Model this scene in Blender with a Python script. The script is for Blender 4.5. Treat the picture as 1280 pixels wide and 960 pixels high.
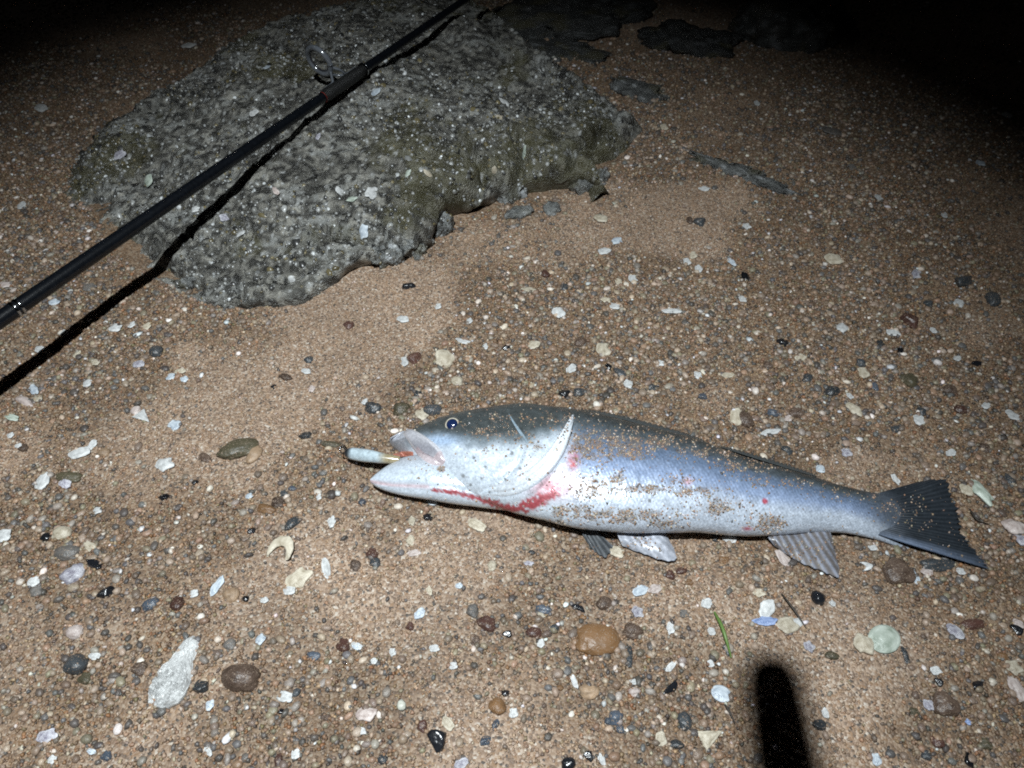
import bpy, bmesh, math, random
import numpy as np
from mathutils import Vector, Matrix, Euler
from mathutils.bvhtree import BVHTree

for o in list(bpy.data.objects):
    bpy.data.objects.remove(o)
random.seed(7)
RNG = np.random.default_rng(11)
R = math.radians
SC = bpy.context.scene
COL = SC.collection

# ------------------------------------------------------------------ camera
CAM_H, PITCH, FPX = 0.75, R(50), 950.0
cam_d = bpy.data.cameras.new('camera')
cam_d.sensor_width = 36.0
cam_d.lens = FPX / 1280 * 36.0
cam_d.clip_start = 0.02
cam_d.clip_end = 500
cam = bpy.data.objects.new('camera', cam_d)
COL.objects.link(cam)
cam.location = (0, 0, CAM_H)
cam.rotation_euler = (R(90) - PITCH, 0, 0)
SC.camera = cam

# ------------------------------------------------------------------ night sky, added faint fill, headlamp
world = bpy.data.worlds.new('World')
SC.world = world
world.use_nodes = True
wn = world.node_tree
sky = wn.nodes.new('ShaderNodeTexSky')
sky.sky_type = 'NISHITA'
sky.sun_disc = False
sky.sun_elevation = R(-5)
sky.sun_rotation = R(200)
wn.links.new(sky.outputs[0], wn.nodes['Background'].inputs[0])
wn.nodes['Background'].inputs[1].default_value = 0.12

night_fill_d = bpy.data.lights.new('night_fill', 'SUN')  # sun lamp added as faint night fill, no moon in sight
night_fill_d.energy = 0.012
night_fill_d.angle = R(0.5)
night_fill_d.color = (1.0, 0.93, 0.85)
night_fill = bpy.data.objects.new('night_fill', night_fill_d)
COL.objects.link(night_fill)
night_fill.rotation_euler = (R(55), 0, R(200))

LAMP = Vector((-0.16, 0.05, 1.60))       # the angler's headlamp, above and behind the phone
lamp_d = bpy.data.lights.new('headlamp', 'SPOT')
lamp_d.energy = 178.0
lamp_d.color = (0.90, 0.97, 1.0)
lamp_d.shadow_soft_size = 0.010
lamp_d.spot_size = R(73)
lamp_d.spot_blend = 1.0
lamp = bpy.data.objects.new('headlamp', lamp_d)
COL.objects.link(lamp)
lamp.location = LAMP
LAMP_AIM = Vector((-0.16, 0.44, 0.0))
lamp.rotation_euler = (LAMP_AIM - LAMP).to_track_quat('-Z', 'Y').to_euler()

SC.view_settings.view_transform = 'Standard'
SC.view_settings.look = 'None'
SC.view_settings.exposure = 0.0
SC.view_settings.gamma = 1.0
SC.view_settings.use_curve_mapping = False
SC.render.engine = 'CYCLES'
SC.cycles.max_bounces = 4
SC.cycles.use_denoising = False
SC.cycles.filter_width = 1.9
SC.cycles.use_adaptive_sampling = True
SC.cycles.adaptive_threshold = 0.02

# ------------------------------------------------------------------ helpers: geometry of the place
FW = np.array([0, math.cos(PITCH), -math.sin(PITCH)])
UP = np.array([0, math.sin(PITCH), math.cos(PITCH)])
RT = np.array([1.0, 0, 0])
CC = np.array([0, 0, CAM_H])


def ray(px, py):
    return FW + RT * ((px - 640) / FPX) + UP * ((480 - py) / FPX)


def at(px, py, z=0.0):
    v = ray(px, py)
    return CC + v * ((z - CAM_H) / v[2])


def pix(P):
    d = np.asarray(P, float) - CC
    w = d @ FW
    return 640 + FPX * (d @ RT) / w, 480 - FPX * (d @ UP) / w


def smooth(a, b, x):
    t = np.clip((x - a) / (b - a), 0, 1)
    return t * t * (3 - 2 * t)


def hash2(ix, iy, seed):
    h = (ix.astype(np.int64) * 374761393 + iy.astype(np.int64) * 668265263 + seed * 974711) & 0x7fffffff
    h = ((h ^ (h >> 13)) * 1274126177) & 0x7fffffff
    h = h ^ (h >> 16)
    return (h & 0xffff) / 65535.0


def vnoise(x, y, seed=0):
    x = np.asarray(x, float); y = np.asarray(y, float)
    ix = np.floor(x); iy = np.floor(y)
    fx = x - ix; fy = y - iy
    fx = fx * fx * fx * (fx * (fx * 6 - 15) + 10); fy = fy * fy * fy * (fy * (fy * 6 - 15) + 10)
    a = hash2(ix, iy, seed); b = hash2(ix + 1, iy, seed)
    c = hash2(ix, iy + 1, seed); d = hash2(ix + 1, iy + 1, seed)
    return (a + (b - a) * fx) * (1 - fy) + (c + (d - c) * fx) * fy - 0.5


def fbm(x, y, octv=4, seed=0):
    s = 0; a = 1.0
    for k in range(octv):
        s = s + a * vnoise(x * 2 ** k + 17.3 * k, y * 2 ** k - 9.1 * k, seed + k)
        a *= 0.5
    return s


def worley(x, y, seed=0):
    ix = np.floor(x); iy = np.floor(y)
    best = np.full(np.shape(x), 9.0)
    for dx in (-1, 0, 1):
        for dy in (-1, 0, 1):
            cx = ix + dx; cy = iy + dy
            px_ = cx + hash2(cx, cy, seed); py_ = cy + hash2(cx, cy, seed + 5)
            best = np.minimum(best, (px_ - x) ** 2 + (py_ - y) ** 2)
    return np.sqrt(best)


def worley_id(x, y, seed=0):
    ix = np.floor(x); iy = np.floor(y)
    best = np.full(np.shape(x), 9.0); idv = np.zeros(np.shape(x))
    for dx in (-1, 0, 1):
        for dy in (-1, 0, 1):
            cx = ix + dx; cy = iy + dy
            d = (cx + hash2(cx, cy, seed) - x) ** 2 + (cy + hash2(cx, cy, seed + 5) - y) ** 2
            k = d < best
            best = np.where(k, d, best); idv = np.where(k, hash2(cx, cy, seed + 77), idv)
    return np.sqrt(best), idv


def mixc(c, col, w):
    w = np.clip(w, 0, 1)[:, None]
    return c * (1 - w) + np.array(col)[None] * w


def gh(x, y):
    x = np.asarray(x, float); y = np.asarray(y, float)
    return 0.011 * fbm(x * 3.1, y * 3.1, 3, 3) + 0.006 * fbm(x * 16, y * 16, 2, 8)


def ghs(x, y):
    return float(gh(np.array([x]), np.array([y]))[0])


def gpt(px, py, dz=0.0):
    """ground point under a spot of the photograph, on the uneven sand"""
    p = at(px, py, 0)
    for _ in range(3):
        p = at(px, py, ghs(p[0], p[1]) + dz)
    return p


# ------------------------------------------------------------------ helpers: meshes, objects, materials
def mesh_np(name, V, F, colors=None, smooth_shade=True, uv=None):
    V = np.ascontiguousarray(V, dtype=np.float32)
    F = np.ascontiguousarray(F, dtype=np.int32)
    m = bpy.data.meshes.new(name)
    n, k = F.shape
    m.vertices.add(len(V)); m.vertices.foreach_set('co', V.ravel())
    m.loops.add(n * k); m.loops.foreach_set('vertex_index', F.ravel())
    m.polygons.add(n)
    m.polygons.foreach_set('loop_start', np.arange(0, n * k, k, dtype=np.int32))
    m.polygons.foreach_set('loop_total', np.full(n, k, dtype=np.int32))
    m.update(calc_edges=True)
    if smooth_shade:
        m.polygons.foreach_set('use_smooth', np.ones(n, dtype=bool))
    if colors is not None:
        a = m.color_attributes.new('Col', 'FLOAT_COLOR', 'POINT')
        c = np.ones((len(V), 4), np.float32); c[:, :3] = colors
        a.data.foreach_set('color', c.ravel())
    if uv is not None:
        l = m.uv_layers.new(name='UVMap')
        l.data.foreach_set('uv', np.ascontiguousarray(uv[F.ravel()], dtype=np.float32).ravel())
    m.validate()
    return m


def grid_faces(nu, nv, wrap_v=False):
    i = np.arange(nu - 1)[:, None]
    nj = nv if wrap_v else nv - 1
    j = np.arange(nj)[None, :]
    j2 = (j + 1) % nv
    return np.stack([i * nv + j, (i + 1) * nv + j, (i + 1) * nv + j2, i * nv + j2], -1).reshape(-1, 4)


def link(name, mesh, mat, parent=None):
    o = bpy.data.objects.new(name, mesh)
    COL.objects.link(o)
    if mat is not None and mesh is not None:
        if len(mesh.materials) == 0:
            mesh.materials.append(mat)
    if parent is not None:
        o.parent = parent
        if parent.type == 'EMPTY':
            o.matrix_parent_inverse = Matrix.Translation(-Vector(parent.location))
    return o


def empty(name, loc):
    o = bpy.data.objects.new(name, None)
    o.empty_display_size = 0.05
    COL.objects.link(o)
    o.location = loc
    return o


def tag(o, label, cat=None, group=None, kind=None):
    if label: o['label'] = label
    if cat: o['category'] = cat
    if group: o['group'] = group
    if kind: o['kind'] = kind
    return o


def mat_new(name):
    m = bpy.data.materials.new(name)
    m.use_nodes = True
    nt = m.node_tree
    return m, nt, nt.nodes['Principled BSDF']


def N(nt, t, **kw):
    n = nt.nodes.new(t)
    for k, v in kw.items():
        setattr(n, k, v)
    return n


def plain(name, col, rough=0.5, metal=0.0, coat=0.0, spec=0.5, var=0.0, bump=0.0, bscale=300, spots=None, dust=0.0):
    """procedural material: base colour broken up by noise, per-object variation, optional fine relief"""
    m, nt, b = mat_new(name)
    tc = N(nt, 'ShaderNodeTexCoord'); no = N(nt, 'ShaderNodeTexNoise')
    no.inputs['Scale'].default_value = bscale * 0.25; no.inputs['Detail'].default_value = 4
    nt.links.new(tc.outputs['Object'], no.inputs['Vector'])
    oi = N(nt, 'ShaderNodeObjectInfo')
    ramp = N(nt, 'ShaderNodeValToRGB')
    d = 0.62 if spots is None else 0.5
    ramp.color_ramp.elements[0].position = 0.3; ramp.color_ramp.elements[1].position = 0.72
    ramp.color_ramp.elements[0].color = (col[0] * d, col[1] * d, col[2] * d, 1)
    c2 = spots if spots else [min(1, c * 1.25) for c in col]
    ramp.color_ramp.elements[1].color = (*c2, 1)
    nt.links.new(no.outputs['Fac'], ramp.inputs['Fac'])
    hsv = N(nt, 'ShaderNodeHueSaturation')
    nt.links.new(ramp.outputs['Color'], hsv.inputs['Color'])
    if var > 0:
        mr = N(nt, 'ShaderNodeMapRange')
        mr.inputs['To Min'].default_value = 1 - var; mr.inputs['To Max'].default_value = 1 + var
        nt.links.new(oi.outputs['Random'], mr.inputs['Value'])
        nt.links.new(mr.outputs[0], hsv.inputs['Value'])
    outc = hsv.outputs['Color']
    if dust > 0:
        n3 = N(nt, 'ShaderNodeTexNoise'); n3.inputs['Scale'].default_value = 620; n3.inputs['Detail'].default_value = 2
        ge = N(nt, 'ShaderNodeNewGeometry'); nt.links.new(ge.outputs['Position'], n3.inputs['Vector'])
        r3 = N(nt, 'ShaderNodeMapRange'); r3.inputs['From Min'].default_value = .66 - dust * .12; r3.inputs['From Max'].default_value = .72 - dust * .12
        nt.links.new(n3.outputs['Fac'], r3.inputs['Value'])
        mx = N(nt, 'ShaderNodeMix', data_type='RGBA'); nt.links.new(r3.outputs[0], mx.inputs['Factor'])
        nt.links.new(outc, mx.inputs['A']); mx.inputs['B'].default_value = (.29, .22, .165, 1); outc = mx.outputs['Result']
    nt.links.new(outc, b.inputs['Base Color'])
    b.inputs['Roughness'].default_value = rough
    b.inputs['Metallic'].default_value = metal
    b.inputs['Coat Weight'].default_value = coat
    b.inputs['Coat Roughness'].default_value = 0.12
    b.inputs['Specular IOR Level'].default_value = spec
    if bump > 0:
        n2 = N(nt, 'ShaderNodeTexNoise'); n2.inputs['Scale'].default_value = bscale
        n2.inputs['Detail'].default_value = 5
        nt.links.new(tc.outputs['Object'], n2.inputs['Vector'])
        bp = N(nt, 'ShaderNodeBump'); bp.inputs['Strength'].default_value = bump
        bp.inputs['Distance'].default_value = 0.002
        nt.links.new(n2.outputs['Fac'], bp.inputs['Height'])
        nt.links.new(bp.outputs[0], b.inputs['Normal'])
    return m


def attr_mat(name, rough=0.5, metal=0.0, coat=0.0, spec=0.5, bump=None, sheen=0.0):
    m, nt, b = mat_new(name)
    a = N(nt, 'ShaderNodeVertexColor', layer_name='Col')
    no = N(nt, 'ShaderNodeTexNoise'); no.inputs['Scale'].default_value = 420; no.inputs['Detail'].default_value = 3
    tc = N(nt, 'ShaderNodeTexCoord'); nt.links.new(tc.outputs['Object'], no.inputs['Vector'])
    mr = N(nt, 'ShaderNodeMapRange'); mr.inputs['From Min'].default_value = .3; mr.inputs['From Max'].default_value = .7
    mr.inputs['To Min'].default_value = .78; mr.inputs['To Max'].default_value = 1.15
    nt.links.new(no.outputs['Fac'], mr.inputs['Value'])
    hsv = N(nt, 'ShaderNodeHueSaturation')
    nt.links.new(a.outputs['Color'], hsv.inputs['Color']); nt.links.new(mr.outputs[0], hsv.inputs['Value'])
    nt.links.new(hsv.outputs['Color'], b.inputs['Base Color'])
    b.inputs['Roughness'].default_value = rough
    b.inputs['Metallic'].default_value = metal
    b.inputs['Coat Weight'].default_value = coat
    b.inputs['Coat Roughness'].default_value = 0.15
    if sheen > 0:                             # wet and drying patches: gloss varies over the surface
        ns = N(nt, 'ShaderNodeTexNoise'); ns.inputs['Scale'].default_value = 130; ns.inputs['Detail'].default_value = 5
        nt.links.new(tc.outputs['Object'], ns.inputs['Vector'])
        rs = N(nt, 'ShaderNodeMapRange'); rs.inputs['From Min'].default_value = .35; rs.inputs['From Max'].default_value = .65
        rs.inputs['To Min'].default_value = max(.08, rough - sheen); rs.inputs['To Max'].default_value = rough + sheen
        nt.links.new(ns.outputs['Fac'], rs.inputs['Value']); nt.links.new(rs.outputs[0], b.inputs['Roughness'])
    b.inputs['Specular IOR Level'].default_value = spec
    if bump:
        bp = N(nt, 'ShaderNodeBump'); bp.inputs['Strength'].default_value = bump[1]; bp.inputs['Distance'].default_value = bump[2]
        if bump[0] == 'scales':
            uvn = N(nt, 'ShaderNodeUVMap', uv_map='UVMap')
            mp = N(nt, 'ShaderNodeMapping'); mp.inputs['Scale'].default_value = (210, 52, 1)
            vo = N(nt, 'ShaderNodeTexVoronoi'); vo.inputs['Scale'].default_value = 1.0
            vo.inputs['Randomness'].default_value = 0.35
            nt.links.new(uvn.outputs[0], mp.inputs[0]); nt.links.new(mp.outputs[0], vo.inputs['Vector'])
            nt.links.new(vo.outputs['Distance'], bp.inputs['Height'])
        else:
            n2 = N(nt, 'ShaderNodeTexNoise'); n2.inputs['Scale'].default_value = bump[0]; n2.inputs['Detail'].default_value = 5
            nt.links.new(tc.outputs['Object'], n2.inputs['Vector'])
            nt.links.new(n2.outputs['Fac'], bp.inputs['Height'])
        nt.links.new(bp.outputs[0], b.inputs['Normal'])
    return m


# ------------------------------------------------------------------ sand
def sand_material():
    m, nt, b = mat_new('coarse_wet_sand')
    tc = N(nt, 'ShaderNodeTexCoord')
    vo = N(nt, 'ShaderNodeTexVoronoi'); vo.inputs['Scale'].default_value = 420
    nt.links.new(tc.outputs['Object'], vo.inputs['Vector'])
    sep = N(nt, 'ShaderNodeSeparateColor'); nt.links.new(vo.outputs['Color'], sep.inputs[0])
    ramp = N(nt, 'ShaderNodeValToRGB'); cr = ramp.color_ramp; cr.interpolation = 'CONSTANT'
    cols = [(0, (.24, .172, .125)), (.22, (.32, .24, .18)), (.42, (.17, .125, .094)), (.56, (.38, .295, .225)), (.70, (.27, .18, .115)),
            (.82, (.42, .355, .295)), (.92, (.085, .074, .066)), (.97, (.50, .46, .41))]
    while len(cr.elements) < len(cols): cr.elements.new(0.5)
    for e, (p, c) in zip(cr.elements, cols): e.position = p; e.color = (*c, 1)
    nt.links.new(sep.outputs[0], ramp.inputs['Fac'])
    no = N(nt, 'ShaderNodeTexNoise'); no.inputs['Scale'].default_value = 7; no.inputs['Detail'].default_value = 6
    nt.links.new(tc.outputs['Object'], no.inputs['Vector'])
    mr = N(nt, 'ShaderNodeMapRange'); mr.inputs['From Min'].default_value = .3; mr.inputs['From Max'].default_value = .7
    mr.inputs['To Min'].default_value = .75; mr.inputs['To Max'].default_value = 1.12
    nt.links.new(no.outputs['Fac'], mr.inputs['Value'])
    hsv = N(nt, 'ShaderNodeHueSaturation'); nt.links.new(ramp.outputs['Color'], hsv.inputs['Color'])
    nt.links.new(mr.outputs[0], hsv.inputs['Value'])
    vc = N(nt, 'ShaderNodeVertexColor', layer_name='Col')
    mu = N(nt, 'ShaderNodeMix', data_type='RGBA', blend_type='MULTIPLY'); mu.inputs['Factor'].default_value = 1.0
    nt.links.new(hsv.outputs['Color'], mu.inputs['A']); nt.links.new(vc.outputs['Color'], mu.inputs['B'])
    nt.links.new(mu.outputs['Result'], b.inputs['Base Color'])
    b.inputs['Roughness'].default_value = 0.62
    bp = N(nt, 'ShaderNodeBump'); bp.inputs['Strength'].default_value = 0.7; bp.inputs['Distance'].default_value = 0.0015
    bp.invert = True
    nt.links.new(vo.outputs['Distance'], bp.inputs['Height']); nt.links.new(bp.outputs[0], b.inputs['Normal'])
    return m


def axis(a, b, step, far, grow=1.25):
    mid = list(np.arange(a, b + 1e-6, step))
    hi = []; s = step; x = mid[-1]
    while x < far:
        s *= grow; x += s; hi.append(x)
    lo = []; s = step; x = mid[0]
    while x > -far:
        s *= grow; x -= s; lo.append(x)
    return np.array(lo[::-1] + mid + hi)


# fine and coarse patches of the beach (pixel centre of the patch, radius, sign)
FINE = [(430, 400, 95), (520, 395, 60), (330, 780, 85), (480, 770, 75), (560, 700, 60), (400, 690, 45), (720, 300, 70), (860, 300, 80),
        (1090, 850, 70), (1060, 570, 55), (1170, 560, 60), (330, 530, 70), (960, 470, 40), (230, 440, 25), (600, 280, 60), (1230, 430, 60)]
ROUGH = [(70, 470, 80), (110, 720, 110), (40, 640, 60), (180, 450, 60), (560, 480, 70), (690, 850, 130), (860, 860, 90), (940, 720, 80),
         (1080, 450, 120), (1200, 700, 90), (800, 400, 90), (150, 870, 90), (1200, 880, 90), (60, 300, 90), (1100, 300, 100), (650, 600, 40)]


def coarse(x, y):
    P = np.stack([x, y, np.zeros_like(x)], -1)
    u, v = pix(P)
    c = 0.70 + 1.1 * fbm(x * 5 + 3, y * 5, 3, 21)
    for (a, b, r) in FINE:
        c = c - 0.46 * np.exp(-((u - a) ** 2 + ((v - b) * 1.2) ** 2) / (r * r))
    for (a, b, r) in ROUGH:
        c = c + 0.4 * np.exp(-((u - a) ** 2 + ((v - b) * 1.2) ** 2) / (r * r))
    return np.clip(c, 0.03, 1)


def zone_tint(x, y):
    k = smooth(.25, .8, coarse(x, y))[..., None]
    return np.array([1.11, 1.06, 1.01]) * (1 - k) + np.array([.70, .63, .54]) * k


ax = axis(-0.9, 0.9, 0.006, 60); ay = axis(0.1, 1.5, 0.006, 60)
GX, GY = np.meshgrid(ax, ay, indexing='ij')
GZ = gh(GX, GY) * smooth(12, 3, np.hypot(GX, GY))
sand_o = link('sand', mesh_np('sand', np.stack([GX, GY, GZ], -1).reshape(-1, 3), grid_faces(len(ax), len(ay)), zone_tint(GX.ravel(), GY.ravel())), sand_material())
tag(sand_o, 'coarse brown beach sand', None, None, 'structure')


def rand_rot(n):
    q = RNG.normal(size=(n, 4)); q /= np.linalg.norm(q, axis=1)[:, None]
    w, x, y, z = q.T
    return np.stack([np.stack([1 - 2 * (y * y + z * z), 2 * (x * y - z * w), 2 * (x * z + y * w)], -1),
                     np.stack([2 * (x * y + z * w), 1 - 2 * (x * x + z * z), 2 * (y * z - x * w)], -1),
                     np.stack([2 * (x * z - y * w), 2 * (y * z + x * w), 1 - 2 * (x * x + y * y)], -1)], 1)


PAL = np.array([(.27, .19, .13), (.34, .245, .17), (.21, .14, .095), (.42, .32, .23), (.30, .17, .095), (.16, .115, .085), (.26, .235, .205),
                (.085, .075, .07), (.50, .45, .39), (.68, .66, .64), (.11, .115, .12), (.22, .19, .115)])
PAL = PAL * np.array([1.20, 1.20, 1.22])
W_SAND = np.array([.18, .18, .12, .13, .09, .09, .07, .055, .045, .012, .025, .03]); W_SAND /= W_SAND.sum()
W_GRAV = np.array([.09, .08, .15, .06, .12, .15, .07, .15, .025, .010, .11, .07]); W_GRAV /= W_GRAV.sum()

CUBE_V = np.array([(x, y, z) for x in (-1, 1) for y in (-1, 1) for z in (-1, 1)], float)
CUBE_F = np.array([(0, 1, 3, 2), (4, 6, 7, 5), (0, 4, 5, 1), (2, 3, 7, 6), (0, 2, 6, 4), (1, 5, 7, 3)])


def ico(sub):
    bm = bmesh.new(); bmesh.ops.create_icosphere(bm, subdivisions=sub, radius=1.0)
    V = np.array([v.co[:] for v in bm.verts]); F = np.array([[v.index for v in f.verts] for f in bm.faces])
    bm.free(); return V, F


def pieces(pos, size, tmplV, tmplF, weights, flat=(0.7, 1.0), jit=0.25, upright=False):
    n = len(pos); k = len(tmplV)
    sc = np.stack([RNG.uniform(.8, 1.25, n), RNG.uniform(.65, 1.0, n), RNG.uniform(flat[0], flat[1], n)], -1) * size[:, None]
    V = tmplV[None] * (1 + RNG.uniform(-jit, jit, (n, k, 1)))
    V = V * sc[:, None, :]
    if upright:
        a = RNG.uniform(0, 2 * np.pi, n); c, s = np.cos(a), np.sin(a); z = np.zeros(n); o = np.ones(n)
        M = np.stack([np.stack([c, -s, z], -1), np.stack([s, c, z], -1), np.stack([z, z, o], -1)], 1)
    else:
        M = rand_rot(n)
    V = np.einsum('nij,nkj->nki', M, V) + pos[:, None, :]
    F = tmplF[None] + (np.arange(n) * k)[:, None, None]
    ci = RNG.choice(len(PAL), n, p=weights)
    c = PAL[ci] * RNG.uniform(.75, 1.25, (n, 1)) * RNG.uniform(.94, 1.06, (n, 3))
    C = np.repeat(c[:, None, :], k, 1)
    return V.reshape(-1, 3), F.reshape(-1, tmplF.shape[1]), C.reshape(-1, 3)


def sample_ground(n, y0, y1, dens):
    """positions on the beach inside the camera's neighbourhood, thinned by dens(x, y)"""
    out = []; tot = 0
    while tot < n:
        y = RNG.uniform(y0, y1, n); x = RNG.uniform(-1, 1, n) * (0.42 + 0.47 * y)
        keep = RNG.uniform(0, 1, n) < dens(x, y)
        # keep the rate even over the fan (wide far side)
        keep &= RNG.uniform(0, 1, n) < (0.42 + 0.47 * y) / (0.42 + 0.47 * y1)
        p = np.stack([x[keep], y[keep]], -1); out.append(p); tot += len(p)
    return np.concatenate(out)[:n]


# ------------------------------------------------------------------ the rock: outline and height
ROCK_PX = [(118, 262), (132, 300), (160, 330), (205, 352), (258, 374), (310, 386), (365, 376), (415, 358), (452, 343), (478, 338), (520, 326), (545, 300), (562, 277),
           (598, 264), (640, 250), (690, 240), (722, 240), (752, 250), (742, 216), (772, 200), (790, 178), (806, 160)]
rock_poly = [at(x, y, 0.0)[:2] for x, y in ROCK_PX]
rock_poly += [np.array(p) for p in [(0.19, 1.29), (0.10, 1.36), (0.03, 1.48), (-0.02, 1.62), (-0.12, 1.70), (-0.30, 1.60), (-0.44, 1.49), (-0.58, 1.38), (-0.70, 1.26), (-0.75, 1.13), (-0.71, 1.02)]]
rock_poly = np.array(rock_poly)
ROCK_H = [(-.511, .847, .020), (-.480, .885, .036), (-.451, .920, .050), (-.420, .96, .058), (-.386, 1.006, .069), (-.350, 1.045, .082), (-.323, 1.077, .094),
          (-.282, 1.141, .106), (-.240, 1.21, .104), (-.200, 1.28, .098), (-.154, 1.38, .086), (-.12, 1.432, .09), (-.06, 1.56, .04)]
for (x, y, z) in [(640, 60, .10), (560, 110, .13), (500, 170, .12), (600, 190, .098), (450, 250, .088), (545, 235, .092), (480, 305, .062), (350, 330, .034), (400, 300, .055),
                  (260, 210, .080), (210, 230, .058), (300, 110, .110), (200, 170, .055), (150, 290, .030), (190, 310, .035), (150, 200, .04), (700, 130, .080), (700, 190, .066), (765, 165, .060), (650, 215, .066), (330, 62, .125),
                  (440, 32, .14), (520, 15, .14), (250, 100, .085), (300, 365, .014), (250, 330, .032), (160, 250, .025), (780, 145, .03), (400, 345, .024), (500, 322, .056), (530, 308, .062),
                  (590, 250, .062), (230, 355, .012), (330, 380, .012), (365, 370, .014), (690, 236, .042), (270, 365, .012), (450, 335, .042)]:
    z = z * .78; p = at(x, y, z); ROCK_H.append((p[0], p[1], z))
ROCK_H = np.array(ROCK_H)


def poly_sd(x, y, poly):
    """signed distance to a polygon, positive inside"""
    d = np.full(x.shape, 1e9); inside = np.zeros(x.shape, bool)
    n = len(poly)
    for i in range(n):
        a = poly[i]; b = poly[(i + 1) % n]; e = b - a
        wx = x - a[0]; wy = y - a[1]
        t = np.clip((wx * e[0] + wy * e[1]) / (e @ e), 0, 1)
        d = np.minimum(d, (wx - e[0] * t) ** 2 + (wy - e[1] * t) ** 2)
        c = ((a[1] > y) != (b[1] > y)) & (x < (b[0] - a[0]) * (y - a[1]) / (b[1] - a[1] + 1e-12) + a[0])
        inside ^= c
    d = np.sqrt(d)
    return np.where(inside, d, -d)


def seg_dist(x, y, pts):
    best = np.full(np.shape(x), 1e9)
    for a, b in zip(pts[:-1], pts[1:]):
        ex, ey = b[0] - a[0], b[1] - a[1]
        t = np.clip(((x - a[0]) * ex + (y - a[1]) * ey) / (ex * ex + ey * ey + 1e-9), 0, 1)
        best = np.minimum(best, np.hypot(x - a[0] - ex * t, y - a[1] - ey * t))
    return best


ROCK_CREV = [[tuple(at(a, b, .03)[:2]) for (a, b) in pl] for pl in ([(450, 348), (498, 328), (530, 305), (550, 285)], [(700, 218), (728, 184), (772, 160)], [(590, 258), (604, 226), (578, 198)],
             [(388, 312), (440, 302), (475, 306)], [(165, 318), (200, 322), (240, 345)], [(505, 300), (470, 318)], [(640, 240), (655, 205), (640, 180)], [(500, 262), (545, 255)])]


def rock_height(x, y):
    wx = x + 0.016 * fbm(x * 9, y * 9, 3, 40); wy = y + 0.016 * fbm(x * 9 + 7, y * 9, 3, 44)
    sd = poly_sd(wx, wy, rock_poly) + .013 * smooth(1.16, 1.02, y)
    w = 0; s = 0
    for (a, b, h) in ROCK_H:
        k = 1.0 / ((x - a) ** 2 + (y - b) ** 2 + 0.0012) ** 1.5
        w = w + k; s = s + k * h
    top = s / w
    e = smooth(-0.004, 0.030 + .05 * smooth(-.42, -.62, x), sd)
    lump = 0.018 * fbm(x * 9, y * 9, 3, 50) + 0.003 * (0.45 - worley(x * 22, y * 22, 60)) + 0.003 * (0.45 - worley(x * 60, y * 60, 61))
    fine = 0.0038 * (0.4 - worley(x * 105, y * 105, 62)) + 0.0055 * fbm(x * 80, y * 80, 3, 70)
    crack = np.exp(-(fbm(x * 9 + 5, y * 12, 3, 81) / 0.03) ** 2) * smooth(.0, .02, sd) * smooth(.16, .05, sd)
    for pl in ROCK_CREV:
        dd = seg_dist(x + .012 * fbm(x * 30, y * 30, 2, 140), y + .012 * fbm(x * 30 + 4, y * 30, 2, 142), pl)
        top = top - .030 * np.exp(-(dd / .007) ** 2)
    h = top * e + (lump + fine) * smooth(-0.005, 0.03, sd) - 0.022 * crack * e
    return np.where(sd > -0.02, h - 0.012 * (1 - smooth(-.02, .006, sd)), -0.05), sd


def in_rock(x, y):
    return poly_sd(x, y, rock_poly) > 0.0


# ------------------------------------------------------------------ sand grains and gravel (nobody could count them)
def dens_sand(x, y):
    return np.where(in_rock(x, y), 0, 1.0)


def dens_grav(x, y):
    return np.where(in_rock(x, y), 0, coarse(x, y) ** 2.1)


p1 = sample_ground(52000, 0.10, 1.12, dens_sand)
s1 = RNG.uniform(0.0008, 0.0019, len(p1)) * (0.85 + 0.4 * coarse(p1[:, 0], p1[:, 1]))
P1 = np.column_stack([p1, gh(p1[:, 0], p1[:, 1]) + s1 * 0.35])
p2 = sample_ground(14000, 1.12, 2.1, dens_sand)
s2 = RNG.uniform(0.0012, 0.0024, len(p2))
P2 = np.column_stack([p2, gh(p2[:, 0], p2[:, 1]) + s2 * 0.35])
V, F, C = pieces(np.vstack([P1, P2]), np.concatenate([s1, s2]), CUBE_V * 0.8, CUBE_F, W_SAND, flat=(.6, 1), jit=.35)
kv = np.repeat(.42 + .58 * smooth(.2, .75, coarse(np.r_[p1[:, 0], p2[:, 0]], np.r_[p1[:, 1], p2[:, 1]])), 8)[:, None]
gm = np.array([.325, .245, .180])[None]
C = gm + (C - gm) * kv
C = C * np.repeat(zone_tint(np.r_[p1[:, 0], p2[:, 0]], np.r_[p1[:, 1], p2[:, 1]]), 8, 0)
M_GRAIN = attr_mat('sand_grain', rough=0.5, spec=0.5)
tag(link('sand_grains', mesh_np('sand_grains', V, F, C, False), M_GRAIN), 'loose coarse sand grains covering the beach', 'sand', None, 'stuff')

I1V, I1F = ico(1); I2V, I2F = ico(2)
p3 = sample_ground(36000, 0.10, 1.9, dens_grav)
s3 = RNG.uniform(0.0015, 0.0031, len(p3)) * (1 + 0.5 * (RNG.uniform(0, 1, len(p3)) < .2))
P3 = np.column_stack([p3, gh(p3[:, 0], p3[:, 1]) + s3 * 0.3])
V, F, C = pieces(P3, s3, I1V, I1F, W_GRAV, flat=(.45, .9), jit=.22, upright=True)


def earthy(C, k=.4, g=.95):
    lum = (C @ np.array([.3, .5, .2]))[:, None] * np.array([[1.16, .97, .79]])
    return (C * (1 - k) + lum * k) * g


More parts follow.
